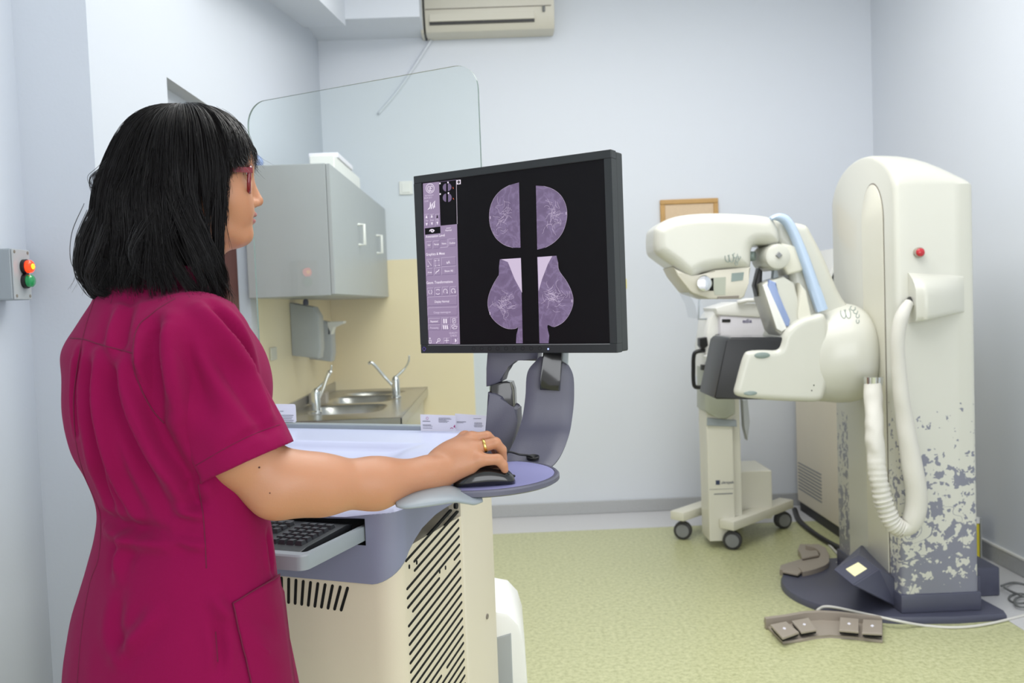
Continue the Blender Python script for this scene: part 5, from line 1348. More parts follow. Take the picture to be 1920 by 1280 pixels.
# ================================================================== foot pedals
def pedal(px_pts, zt, name, label, pads, marks):
    base = [P(x, y, Z=zt) for x, y in px_pts]
    return base
pt_front = [(1433, 1158), (1437, 1170), (1470, 1203), (1500, 1199), (1530, 1192), (1555, 1190), (1600, 1193), (1654, 1200), (1654, 1155), (1620, 1152), (1575, 1148), (1540, 1146), (1505, 1150), (1475, 1155)]
def ped_body(pts, z0, z1): return prism([np.array([*P(x, y, Z=z0)[:2], z0]) for x, y in pts], (0, 0, z1-z0), bev=.003)
fp = thing('foot_pedal', 'taupe four-pad foot pedal in front of the base plate', 'foot pedal', P(1545, 1178, Z=0))
obj('tray', ped_body([(1432, 1166), (1438, 1178), (1468, 1208), (1500, 1204), (1530, 1197), (1555, 1195), (1600, 1198), (1655, 1206), (1655, 1172), (1620, 1168), (1575, 1162), (1540, 1160), (1505, 1163), (1475, 1164), (1450, 1164)], .0, .012), M['taupe'], fp)
rim = [(1436, 1158), (1475, 1153), (1508, 1147), (1540, 1145), (1575, 1147), (1620, 1152), (1654, 1156)]
rp = [P(x, y+2, Z=.045) for x, y in rim]; rp2 = [np.array([p[0], p[1]+.022, p[2]]) for p in rp]
obj('rear_rim', loft([[a*np.array([1, 1, 0])+np.array([0, 0, .002]), a, b, b*np.array([1, 1, 0])+np.array([0, 0, .002])] for a, b in zip(rp, rp2)]), M['taupe'], fp, smooth=30)
def pad(p4, z0, z1, par, mk=True):
    t_ = [P(x, y, Z=z1) for x, y in p4]; h = .010
    o_ = obj('pedal_pad', prism(t_, (0, 0, -h), bev=.003), M['taupe'], par)
    b_ = [p+np.array([0, -.002, -h-.008]) for p in t_]; c_ = sum(t_)/4
    obj('pad_gap', prism([(p-c_)*.94+c_ for p in b_], (0, 0, .007)), M['hole'], par)
    if mk:
        r_ = [c_+(p-c_)*.2+np.array([0, 0, .0005]) for p in t_]; m_ = [(r_[k]+r_[(k+1) % 4])/2 for k in range(4)]
        obj('pad_mark', prism(m_, (0, 0, .001)), M['paper'], o_)
for p4 in (((1444, 1170), (1474, 1164), (1498, 1184), (1467, 1195)), ((1484, 1163), (1516, 1157), (1531, 1179), (1502, 1184)), ((1575, 1156), (1610, 1159), (1610, 1183), (1573, 1180)), ((1618, 1160), (1654, 1162), (1654, 1187), (1616, 1185))):
    pad(p4, .02, .04, fp)
rb2 = thing('foot_pedal', 'taupe curved foot pedal at the far side of the base plate', 'foot pedal', P(1515, 1060, Z=0))
body = [(1462, 1078), (1500, 1085), (1510, 1086), (1530, 1079), (1552, 1070), (1556, 1052), (1548, 1036), (1535, 1030), (1500, 1030), (1496, 1040), (1504, 1052), (1520, 1049), (1500, 1060), (1464, 1070)]
obj('tray', ped_body(body, .0, .03), M['taupe'], rb2)
obj('curved_back', loft([[P(x, y, Z=.05)*np.array([1, 1, 0])+np.array([0, 0, .028]), P(x, y, Z=.05), P(x2, y2, Z=.05), P(x2, y2, Z=.05)*np.array([1, 1, 0])+np.array([0, 0, .028])] for x, y, x2, y2 in smooth_poly([np.array(q, float) for q in ((1497, 1062, 1505, 1072), (1520, 1054, 1530, 1066), (1536, 1044, 1552, 1056), (1536, 1034, 1554, 1044), (1526, 1026, 1546, 1028), (1510, 1022, 1530, 1020))], 3, False)]), M['taupe'], rb2, smooth=40)
pad([(1466, 1070), (1490, 1060), (1512, 1064), (1496, 1076)], .02, .045, rb2, False); pad([(1500, 1034), (1532, 1030), (1536, 1040), (1504, 1046)], .02, .042, rb2, False)
# ================================================================== cables on the floor
def floor_cable(pts, r, m, label, z=None):
    path = []
    for q in pts: zz = q[2] if len(q) > 2 else r; path.append(P(q[0], q[1], Z=zz))
    path = smooth_poly(path, 8, False)
    return tag(obj('cable', tube(path, r, 10), m, loc=path[0], smooth=True), label, 'cable')
floor_cable([(1532, 1144, .035), (1545, 1137, .037), (1570, 1139, .037), (1620, 1150, .037), (1680, 1163, .034), (1730, 1172, .006), (1790, 1176, .006), (1850, 1170, .006), (1925, 1152, .006)], .0055, M['cable_w'], 'white cable curving from the front pedal past the base plate')
floor_cable([(1556, 1058, .01), (1566, 1056, .02), (1578, 1054, .035)], .006, M['cable_w'], 'short white cable from the far pedal to the column')
floor_cable([(1490, 955, .01), (1498, 975, .01), (1520, 995, .01), (1550, 1015, .01), (1579, 1030, .012)], .016, M['black'], 'thick black cable along the foot of the beige cabinet')
floor_cable([(1530, 1000, .006), (1548, 1015, .006), (1565, 1032, .006), (1577, 1046, .006)], .006, M['cable_w'], 'thin pale cable beside the black cable behind the far pedal')
floor_cable([(1878, 1098, .03), (1900, 1092, .01), (1925, 1096, .006)], .005, M['cable_g'], 'grey cable leaving the plum box to the right')
for k, (cx, cy, rx, ry) in enumerate(((1912, 1122, 20, 9), (1918, 1128, 16, 10))):
    floor_cable([(cx+rx*math.cos(t), cy+ry*math.sin(t), .005+k*.011) for t in [2*PI*i/10 for i in range(10)]], .005, M['cable_g'], ('outer' if k == 0 else 'inner')+' loop of coiled grey cable at the right wall')
floor_cable([(1882, 1100, .03), (1895, 1108, .02), (1915, 1116, .025)], .005, M['cable_g'], 'grey cable from the plum box into the coil')
# folder standing on the floor against the right wall, seen past the column
q = P(1850, 1052, Z=0); fx_ = q[0]-.03; zt_ = P(1848, 970, Y=q[1])[2]
lh = thing('leaflet_holder', 'narrow white holder with yellow leaflets on the floor behind the column', 'leaflet holder', (fx_, q[1]+.06, 0))
obj('holder', box(fx_-.035, fx_+.002, q[1]+.004, q[1]+.12, zt_-.03, zt_, bev=.002), M['white'], lh)
obj('back_plate', box(fx_+.003, fx_+.008, q[1], q[1]+.12, .002, zt_, bev=.002), M['cab'], lh)
obj('leaflets', box(fx_-.03, fx_+.0, q[1]+.006, q[1]+.115, .002, zt_-.032, bev=.002), M['yellow'], lh)
# ================================================================== the woman
BF = math.radians(48); FW = np.array([math.cos(BF), math.sin(BF), 0]); LT = np.array([math.sin(BF), -math.cos(BF), 0])  # facing, her right
def S3(px, py, Y): return P(px, py, Y=Y)
pr = thing('person', 'woman in a magenta tunic with black hair and red glasses working the mouse', 'person', (-.58, 1.48, 0))
# ---- torso sections from the two outlines of the tunic
sec = [(560, 196, 432), (600, 152, 452), (650, 120, 476), (700, 120, 490), (760, 124, 500), (830, 141, 503), (880, 165, 500), (940, 183, 500), (990, 181, 509), (1050, 166, 515), (1100, 151, 520), (1170, 132, 533), (1280, 123, 556), (1400, 118, 574), (1560, 120, 590)]
rows_ = []
for py, l, r in sec:
    a, b = S3(l, py, 1.47), S3(r, py, 1.47); hw = (b[0]-a[0])/2
    va = math.radians(20); cth = abs(LT[0]*math.cos(va)+LT[1]*math.sin(va)); cph = abs(FW[0]*math.cos(va)+FW[1]*math.sin(va))
    hw *= .945
    lat = {560: .10, 600: .150, 650: .182, 700: .195, 760: .188, 830: .18, 880: .172, 940: .17, 990: .175, 1050: .185, 1100: .195, 1170: .205}.get(py, .215)
    dep = math.sqrt(max(.07**2, (hw*hw-(lat*cth)**2)/cph**2))
    rows_.append(((a[2]+b[2])/2, (a[0]+b[0])/2, 1.47, lat, dep))
rows_.sort(); rows_ = [tuple(q) for q in smooth_poly([np.array(r) for r in rows_], 5, False)]
RZ, RX, RY, RA, RB = [np.array(q) for q in zip(*rows_)]
# ---- head frame
HF = math.radians(22); hF = np.array([math.cos(HF), math.sin(HF), 0]); hL = np.array([-math.sin(HF), math.cos(HF), 0]); hZ = np.array([0, 0, 1.0])
H0 = S3(350, 330, 1.50); HS = 1.5/F_PX/.985
def H(px, py, l=0):
    """head point: profile pixel plus offset to her left"""
    return P(px, py, pt=H0, n=hL)+hL*l
def HLc(f, l, z): return H0+hF*f+hL*l+hZ*z
HA = [hF, hL, hZ]
# ---- the body surface
sh = S3(366, 632, 1.365); el = S3(518, 915, 1.385); w0 = S3(806, 886, 1.515)
shl = np.array([2*RX[-1]-sh[0]-.01, 2*1.475-sh[1]+.01, sh[2]]); 
lel = shl+np.array([.03, .08, -.27]); lw = np.array([-.66, 1.71, .985])
B = SDF(grid((-.93, -.64, .006), (-.64, -.37, .0024), (-.37, -.14, .004), (-.14, .012, .0019)),
        grid((1.25, 1.40, .005), (1.40, 1.64, .0024), (1.64, 1.86, .006)),
        grid((.86, 1.03, .006), (1.03, 1.13, .0019), (1.13, 1.40, .005), (1.40, 1.735, .0024)))
zsh = sh[2]
B.column(RZ, RX, RY, RA, RB, LT, FW, k=.0, shrink=.028, ztop=RZ[-1]-.03, zbot=.88)
B.cone(sh-np.array([0, 0, .012]), shl-np.array([0, 0, .012]), .030, .030, .04)
nb = S3(318, 560, 1.485); nt_ = H(362, 420)
B.cone(nb, nt_, .060, .053, .045)
ua = S3(450, 842, 1.374); B.cone(sh-np.array([0, 0, .012]), ua, .037, .051, .02); B.cone(ua, el, .051, .044, .03); B.cone(shl, lel, .054, .043, .03); B.cone(lel, lw, .042, .028, .02)
# near arm: swelling forearm, wrist
f1, f2 = S3(600, 909, 1.415), S3(705, 906, 1.465)
B.cone(el, f1, .044, .0445, .025); B.cone(f1, f2, .0445, .0385, .03); B.cone(f2, w0, .0385, .0265, .03)
B.ell(S3(545, 900, 1.39), (.05, .045, .042), k=.03)
# far hand on the keyboard
for k in range(4): t_ = k*.017-.025; B.cone(lw+LT*0, lw+FW*.08+LT*t_+np.array([0, 0, -.015]), .02, .010, .01); B.cone(lw+FW*.08+LT*t_+np.array([0, 0, -.015]), lw+FW*.125+LT*t_*1.15+np.array([0, 0, -.03]), .009, .0075, .006)
B.cone(lw, lw+FW*.06+LT*.05+np.array([0, 0, -.02]), .016, .010, .008)
# ---- near hand on the mouse
wr = S3(822, 884, 1.525)
pip = dict(p=S3(933, 861, 1.532), r=S3(929, 830, 1.552), m=S3(913, 818, 1.572), i=S3(905, 822, 1.595))
mcp = dict(p=S3(897, 862, 1.530), r=S3(889, 841, 1.550), m=S3(884, 823, 1.570), i=S3(872, 822, 1.592))
B.cone(w0, wr, .0265, .024, .02)
B.cone(wr, mcp['p'], .021, .0125, .016); B.cone(S3(838, 886, 1.535), S3(880, 874, 1.535), .020, .0135, .014)
B.cone(wr, mcp['r'], .022, .0125, .014); B.cone(S3(826, 868, 1.54), mcp['m'], .023, .0125, .014); B.cone(S3(830, 860, 1.55), mcp['i'], .022, .013, .014)
B.ell(S3(862, 848, 1.55), (.035, .03, .02), k=.015)
B.cone(mcp['p'], pip['p'], .0118, .0092, .006); B.cone(pip['p'], S3(943, 871, 1.535), .0092, .0082, .004); B.cone(S3(943, 871, 1.535), S3(946.5, 880, 1.537), .0082, .0068, .003)
B.cone(mcp['r'], pip['r'], .0120, .0100, .004); B.cone(pip['r'], S3(941, 843, 1.562), .0098, .0085, .003); B.cone(S3(941, 843, 1.562), S3(944, 862, 1.568), .0083, .0070, .003)
B.cone(mcp['m'], pip['m'], .0118, .0098, .004); B.cone(pip['m'], S3(932, 833, 1.582), .0096, .0083, .003); B.cone(S3(932, 833, 1.582), S3(940, 856, 1.588), .0082, .0072, .003)
B.cone(mcp['i'], pip['i'], .0115, .0096, .004); B.cone(pip['i'], S3(925, 838, 1.605), .0094, .0080, .003); B.cone(S3(925, 838, 1.605), S3(935, 858, 1.61), .0080, .0070, .003)
B.cone(S3(838, 872, 1.575), S3(864, 870, 1.605), .017, .0125, .012); B.cone(S3(864, 870, 1.605), S3(890, 876, 1.612), .0115, .0095, .006); B.cone(S3(890, 876, 1.612), S3(908, 880, 1.608), .0095, .008, .003)
# knuckle and tendon modelling
for k_ in 'prmi': B.ell(mcp[k_]+np.array([0, 0, .004]), (.0095, .0095, .0085), k=.008)
B.ell(S3(824, 870, 1.512), (.009, .009, .008), k=.010)
# ---- head
zc = lambda px, py, l=0: H(px, py, l)
B.ell(zc(358, 302), (.094, .072, .088), HA, k=.03)                 # cranium
B.ell(zc(418, 352), (.046, .056, .078), HA, k=.03)                 # face mass
B.ell(zc(428, 296), (.034, .050, .034), HA, k=.025)                # brow
for s in (-1, 1):
    B.cone(zc(386, 426, s*.051), zc(446, 444, s*.014), 0.015, .0135, .018)   # jaw
    B.ell(zc(430, 374, s*.037), (.026, .022, .026), HA, k=.022)            # cheek
    B.ell(zc(352, 372, s*.070), (.018, .007, .028), HA, k=.008)            # ear
    B.ell(zc(462, 335, s*.031), (.011, .015, .010), HA, k=.012, sub=True)  # eye socket
    B.ell(zc(450, 336, s*.031), (.0125, .0135, .0125), HA, k=.002)         # lid over the eyeball
B.cone(zc(441, 402, -.014), zc(441, 402, .014), .027, .027, .025)   # around the mouth
B.ell(zc(457, 440), (.0145, .018, .0150), HA, k=.018)               # chin
B.cone(zc(428, 450), zc(385, 463), 0.013, .026, .022)                # under the chin
B.cone(zc(465, 333), zc(482, 373), .0065, .0085, .008)             # nose bridge
B.ell(zc(483, 378), (.0092, .0090, .0082), HA, k=.006)             # tip
for s in (-1, 1):
    B.ell(zc(475, 382, s*.0105), (.0095, .0062, .0065), HA, k=.005)
    B.ell(zc(480, 388.5, s*.0060), (.0048, .0026, .0034), HA, k=.001, sub=True)
B.ell(zc(471.5, 402.5), (.0095, .0175, .0058), HA, k=.004)             # lips
B.ell(zc(469.5, 414), (.0092, .0155, .0062), HA, k=.004)
B.ell(zc(477.5, 408.8), (.012, .019, .0013), HA, k=.003, sub=True)
V_, Q = B.mesh(); V_ = smooth_mesh(V_, Q, 3, .5)
fc = V_[Q].mean(1); d = fc-H0; hf, hl, hz = d@hF, d@hL, d@hZ
lc = H(472, 408.6)-H0
lipm = (np.abs(hl) < .0195) & (((hz-lc[2])/.0125)**2+(hl/.0205)**2 < 1) & (hf > lc@hF-.012+.25*np.abs(hl)*0)
kq = np.abs(hz-lc[2]); lipm &= kq < .0118-.0000*kq
body = fast_obj('body', V_, Q, [M['skin'], M['lips']], pr, mi=lipm.astype(int))
bodybv = BVHTree.FromPolygons([tuple(v) for v in V_], [tuple(q) for q in Q])
for s in (-1, 1):
    c = zc(453.5, 336, s*.031); bm = bmesh.new(); sphere(bm, c, .0118, 20, 14); ey = obj('eyeball', bm, M['eye'], pr, smooth=True)
    dr_ = (hF*.97+hL*(-.0)*s+hZ*-.05); dr_ = dr_/np.linalg.norm(dr_)
    obj('iris', lathe(c+dr_*.0102, dr_, [(0, .0056), (.0016, .0052), (.0020, .001)], 20), M['iris'], ey, smooth=True)
    obj('eyebrow', tube([zc(455, 321, s*.045), zc(464, 317, s*.034), zc(469, 319, s*.018)], [.0012, .0022, .0016], 6), M['hair'], pr, smooth=True)
    obj('eyelash', tube([zc(457.5, 336, s*.044), zc(464, 332, s*.037), zc(466.5, 332, s*.028), zc(465, 334.5, s*.020)], [.0006, .0013, .0013, .0006], 6), M['hair'], pr, smooth=True)
# mole on the upper arm
for px, py in ((486, 876), (506, 924)):
    h = bodybv.ray_cast(V(CAM), V(ray(px, py)).normalized())
    if h[0]: bm = bmesh.new(); sphere(bm, h[0], .0016 if px == 486 else .0011, 10, 6); obj('mole', bm, M['wood_d'], pr)
# wedding ring
ra, rb3 = mcp['r'], pip['r']; ax_ = rb3-ra; ax_ = ax_/np.linalg.norm(ax_); rc = ra+(rb3-ra)*.50
def torus(c, ax, R, r, n=36, m=10):
    ax = V(ax).normalized(); x = ax.cross(Vector((0, 0, 1))).normalized(); y = ax.cross(x); rings = []
    vs, fs = [], []
    for i in range(n):
        a = 2*PI*i/n; d = x*math.cos(a)+y*math.sin(a)
        for j in range(m):
            b = 2*PI*j/m; vs.append(V(c)+d*(R+r[0]*math.cos(b))+ax*(r[1]*math.sin(b)))
    for i in range(n):
        for j in range(m): fs.append((i*m+j, ((i+1) % n)*m+j, ((i+1) % n)*m+(j+1) % m, i*m+(j+1) % m))
    return vs, fs
obj('ring', torus(rc, ax_, .0116, (.0011, .0028)), M['gold'], pr, smooth=True, label='broad gold ring')
# ---- glasses
gl_ = None
fr_px = 466.5
def rim(s):
    c = zc(fr_px, 344, s*.033); pts = []
    for k in range(40):
        t = 2*PI*k/40; cs, sn = math.cos(t), math.sin(t)
        u_, v_ = .0275*np.sign(cs)*abs(cs)**.62, .0215*np.sign(sn)*abs(sn)**.70
        if sn < 0: u_ *= 1-.12*abs(sn)
        pts.append(c+hL*u_+hZ*v_+hF*(-.006*((abs(s*.033+u_)/.06)**2))+hF*(v_*.10))
    return pts, c
glasses = None
for s in (-1, 1):
    pts, c = rim(s); vs, fs = [], []; n = len(pts)
    for i, p in enumerate(pts):
        o = p-c; o = o/np.linalg.norm(o); wd = .0032 if p[2] < c[2]+.008 else .0046
        for j in range(8): b = 2*PI*j/8; vs.append(p+o*wd*math.cos(b)+hF*.0034*math.sin(b))
    for i in range(n):
        for j in range(8): fs.append((i*8+j, ((i+1) % n)*8+j, ((i+1) % n)*8+(j+1) % 8, i*8+(j+1) % 8))
    if glasses is None:
        glasses = obj('glasses', (vs, fs), M['redfr'], pr, smooth=True, label='dark red framed glasses')
    else: obj('rim', (vs, fs), M['redfr'], glasses, smooth=True)
    obj('lens', prism([p for p in pts], hF*.0012), M['acryl'], glasses)
    a = c+hL*s*.029+hZ*.013+hF*-.006
    obj('temple', loft([[p+hL*s*x+hZ*z for x, z in ((-.0015, -hgt), (.0015, -hgt), (.0015, hgt), (-.0015, hgt))] for p, hgt in ((a+hF*.006, .0045), (a+hL*s*.004-hF*.004, .0045), (a+hL*s*.009-hF*.05, .0035), (a+hL*s*.010-hF*.10, .0030))]), M['redfr'], glasses, smooth=30)
a, b = zc(fr_px+3, 340, -.007), zc(fr_px+3, 340, .007)
obj('bridge', tube([a, (a+b)/2+hZ*.003+hF*.002, b], .0024, 8), M['redfr'], glasses, smooth=True)
# ================================================================== tunic
T = SDF(grid((-.96, -.22, .0042)), grid((1.16, 1.80, .0042)), grid((.575, 1.50, .0042)))
T.column(RZ, RX, RY, RA, RB, LT, FW, k=0, ztop=RZ[-1]-.012, zbot=.60)
T.cone(S3(300, 584, 1.47), S3(388, 634, 1.39), .054, .052, .04)
T.cone(sh+np.array([-.01, .01, -.012]), shl+np.array([.01, 0, -.012]), .060, .060, .06)
T.cone(S3(300, 585, 1.485), nb+np.array([0, 0, .028]), .095, .066, .05)
ha_, hb_ = S3(545, 829, 1.372), S3(383, 903, 1.372); hc = (ha_+hb_)/2
sa = S3(362, 648, 1.37); sax = hc-sa; sax /= np.linalg.norm(sax)
hn = np.cross(hb_-ha_, np.array([.15, 1, .0])); hn /= np.linalg.norm(hn)
if hn@sax < 0: hn = -hn
T.cone(shl, lel, .074, .078, .03, clip=(shl*.25+lel*.75, (lel-shl)/np.linalg.norm(lel-shl)))
# bust
T.ell(np.array([RX[-4], 1.47, S3(300, 720, 1.47)[2]])+FW*.080+LT*.05, (.065, .065, .075), k=.05)
T.ell(np.array([RX[-4], 1.47, S3(300, 720, 1.47)[2]])+FW*.085-LT*.06, (.065, .065, .075), k=.05)
def open_cloth(G, kills, snaps, it=5):
    V_, Q = G.mesh(); fc = V_[Q].mean(1); vs_ = V_[Q]
    fn = np.cross(vs_[:, 2]-vs_[:, 0], vs_[:, 3]-vs_[:, 1]); fn /= (np.linalg.norm(fn, axis=1)[:, None]+1e-12)
    kill = np.zeros(len(Q), bool)
    for f in kills: kill |= f(fc, fn)
    Q = Q[~kill]; used_ = np.unique(Q); rem = np.full(len(V_), -1); rem[used_] = np.arange(len(used_)); V_ = V_[used_]; Q = rem[Q]
    e = np.sort(np.concatenate([Q[:, [0, 1]], Q[:, [1, 2]], Q[:, [2, 3]], Q[:, [3, 0]]]), 1); ue, uc = np.unique(e, axis=0, return_counts=True)
    bd = np.unique(ue[uc == 1])
    for n0_, p0_, c0_, r0_ in snaps:
        dd = (V_[bd]-p0_)@n0_; m_ = (np.abs(dd) < .010) & (np.linalg.norm(V_[bd]-c0_, axis=1) < r0_); V_[bd[m_]] -= dd[m_][:, None]*n0_
    mask = np.ones(len(V_)); mask[bd] = 0
    return smooth_mesh(V_, Q, it, .5, mask), Q, mask
lx = (lel-shl)/np.linalg.norm(lel-shl); lp = shl*.25+lel*.75; ncol = nb+np.array([0, 0, .078])
VT, QT, mT = open_cloth(T, [lambda c, n: c[:, 2] < .6035, lambda c, n: ((c-lp)@lx > -.004) & (n@lx > .6) & (np.linalg.norm(c-lel, axis=1) < .15), lambda c, n: np.linalg.norm(c-ncol, axis=1) < .066], [(lx, lp, lel, .16)])
T2 = SDF(grid((-.66, -.24, .004)), grid((1.20, 1.58, .004)), grid((1.02, 1.46, .004)))
T2.cone(sa+np.array([-.012, .014, .004]), hc+sax*.10, .0715, .083, 0, clip=(ha_, hn))
T2.cone(S3(338, 622, 1.42), sa, .062, .0705, .03)
VS, QS, mS = open_cloth(T2, [lambda c, n: ((c-ha_)@hn > -.0035) & (n@hn > .6)], [(hn, ha_, hc, .3)])
V_ = np.concatenate([VT, VS]); Q = np.concatenate([QT, QS+len(VT)]); mask = np.concatenate([mT, mS])
# crease folds, given as lines on the cloth
tbv = BVHTree.FromPolygons([tuple(v) for v in V_], [tuple(q) for q in Q])
def cast(bv, px, py, lift=0):
    h = bv.ray_cast(V(CAM), V(ray(px, py)).normalized())
    return None if h[0] is None else np.array(h[0]+h[1]*lift)
def cast_line(bv, pts, n=6, lift=0):
    pp = smooth_poly([np.array(p, float) for p in pts], n, False); out = [cast(bv, p[0], p[1], lift) for p in pp]
    return [p for p in out if p is not None]
folds = [
 ([(290, 610), (286, 660), (292, 715), (306, 765)], -.013, .014), ([(268, 640), (268, 690), (280, 745)], .006, .010),
 ([(318, 600), (315, 660), (322, 730), (345, 800)], .007, .016), ([(372, 575), (420, 630), (470, 700), (505, 775)], .006, .013), ([(400, 572), (440, 622), (478, 690)], -.007, .011),
 ([(345, 640), (372, 720), (400, 790)], -.004, .016), ([(380, 640), (415, 690), (465, 760), (500, 810)], -.004, .012), ([(430, 640), (470, 720)], .004, .010),
 ([(228, 575), (212, 630), (205, 690)], .004, .012), ([(245, 560), (232, 610), (224, 660)], -.004, .011),
 ([(262, 700), (285, 770), (315, 840), (360, 900)], -.008, .013), ([(228, 670), (250, 760), (290, 850), (345, 930)], .007, .013), ([(205, 670), (222, 770), (262, 870), (315, 960)], -.006, .012),
 ([(184, 660), (190, 770), (215, 880), (255, 970)], .007, .011), ([(166, 690), (170, 790), (186, 880), (215, 960)], -.006, .010), ([(148, 660), (142, 730), (146, 810)], -.006, .008),
 ([(350, 900), (362, 930), (380, 950)], -.006, .012), ([(190, 960), (230, 985), (300, 995)], -.004, .011), ([(200, 990), (250, 1015), (320, 1022)], .0045, .011),
 ([(330, 955), (360, 962), (382, 966)], .005, .008), ([(330, 1010), (360, 1020), (384, 1024)], .004, .008), ([(245, 1000), (225, 1040), (222, 1080)], .005, .012),
 ([(225, 1120), (215, 1180), (235, 1230)], -.004, .014), ([(290, 1150), (250, 1200), (220, 1235)], .005, .013), ([(405, 1170), (415, 1220), (412, 1260)], -.004, .009), ([(400, 1120), (430, 1160)], .004, .01),
 ([(460, 1140), (500, 1165), (520, 1200)], -.004, .011), ([(470, 1200), (505, 1230)], .004, .011), ([(505, 1000), (508, 1040), (512, 1070)], -.005, .008),
 ([(520, 800), (470, 815), (420, 850)], -.002, .008)]
N_ = vnormals(V_, Q); D_ = np.zeros(len(V_))
front_ = np.einsum('ij,ij->i', N_, (CAM-V_)) > -.02
for pts, amp, wd in folds:
    pl = cast_line(tbv, pts, 8)
    if len(pl) < 3: continue
    pl = np.array(pl); lo, hi = pl.min(0)-.05, pl.max(0)+.05; idx_ = np.nonzero(((V_ > lo) & (V_ < hi)).all(1))[0]
    best = np.full(len(idx_), 9.0); tt = np.zeros(len(idx_))
    for i in range(len(pl)-1):
        a, b = pl[i], pl[i+1]; ab = b-a; t = np.clip(((V_[idx_]-a)@ab)/(ab@ab+1e-12), 0, 1); dd = np.linalg.norm(V_[idx_]-a-t[:, None]*ab, axis=1)
        m = dd < best; best[m] = dd[m]; tt[m] = (i+t[m])/(len(pl)-1)
    wv = np.exp(-(best/wd)**2)*np.sin(np.clip(tt, .03, .97)*PI)**.5
    wv -= .35*np.exp(-((best-wd*1.7)/wd)**2)*np.sin(np.clip(tt, .03, .97)*PI)**.5
    D_[idx_] += 2.1*amp*wv
D_ = np.clip(D_, -.013, .016); zz = V_[:, 2]
low_ = np.clip((1.33-zz)/.15, .2, 1)
nzv = np.array([noise.noise(Vector((v[0]*9+v[1]*4, v[1]*9, v[2]*4.5))) for v in V_])
nzv2 = np.array([noise.noise(Vector((v[0]*26+7, v[1]*26, v[2]*13))) for v in V_])
D_ += (.0040*nzv+.0014*nzv2)*low_
V_ = V_+N_*D_[:, None]; V_ = smooth_mesh(V_, Q, 2, .5, mask)
nT = len(VT)
tun = fast_obj('tunic', V_[:nT], QT, M['tunic'], pr)
slv = fast_obj('sleeve', V_[nT:], QS, M['tunic'], tun)
md = slv.modifiers.new('cloth_thickness', 'SOLIDIFY'); md.thickness = .0022; md.offset = -1
md = tun.modifiers.new('cloth_thickness', 'SOLIDIFY'); md.thickness = .0022; md.offset = -1
tbv = BVHTree.FromPolygons([tuple(v) for v in V_], [tuple(q) for q in Q])
def seam(pts, name, r=.0009, m='seam', lift=.0002, n=6):
    pl = cast_line(tbv, pts, n, lift)
    keep = [pl[0]]
    for p in pl[1:]:
        if np.linalg.norm(p-keep[-1]) < .06: keep.append(p)
    if len(keep) > 3: obj(name, tube(keep, r, 6), M[m], tun, smooth=True)
seam([(328, 560), (300, 577), (280, 592), (264, 605), (255, 622), (251, 641), (250, 670), (253, 697), (262, 722), (271, 743), (287, 770), (308, 793)], 'armhole_seam', .0011)
seam([(123, 633), (157, 636), (182, 644), (211, 652), (249, 662)], 'yoke_seam')
seam([(178, 560), (163, 605), (152, 650), (142, 710), (138, 760), (143, 830), (158, 890), (178, 936), (189, 974), (185, 1045), (169, 1092), (154, 1177), (145, 1282)], 'back_seam')
seam([(372, 908), (380, 960), (384, 1005), (387, 1065)], 'side_seam')
seam([(524, 796), (480, 812), (430, 836), (368, 872)], 'hem_seam', .0006)
seam([(404, 1184), (408, 1240)], 'dart_seam')
# patch pocket
gv_, gf_ = [], []; nu, nv = 12, 20
tlp, trp, brp, blp = [np.array(q, float) for q in ((434, 1131), (521, 1077), (552, 1300), (474, 1300))]
ok_ = True; last = None
for j in range(nv+1):
    for i in range(nu+1):
        a, b = i/nu, j/nv; q = (tlp*(1-a)+trp*a)*(1-b)+(blp*(1-a)+brp*a)*b
        p = cast(tbv, q[0], q[1], .0035+(.004*ss(a, .5, 1)*(1-b)))
        x_ = q[0]
        while p is None and x_ > q[0]-60: x_ -= 3; p = cast(tbv, x_, q[1], .006)
        gv_.append(p if p is not None else last); last = gv_[-1]
for j in range(nv):
    for i in range(nu): a = j*(nu+1)+i; gf_.append((a, a+nu+1, a+nu+2, a+1))
gv_ = np.array(gv_)
# soften the sheet, then give it thickness
G_ = gv_.reshape(nv+1, nu+1, 3)
for _ in range(3): G_[1:-1, 1:-1] = (G_[:-2, 1:-1]+G_[2:, 1:-1]+G_[1:-1, :-2]+G_[1:-1, 2:])/4
pk = obj('pocket', (G_.reshape(-1, 3), gf_), M['tunic'], tun, smooth=True)
md = pk.modifiers.new('cloth_thickness', 'SOLIDIFY'); md.thickness = .003; md.offset = -1
obj('pocket_seam', tube([G_[0, i] for i in range(nu+1)], .0011, 6), M['seam'], pk, smooth=True)
obj('pocket_seam', tube([G_[j, 0] for j in range(nv+1)], .0010, 6), M['seam'], pk, smooth=True)
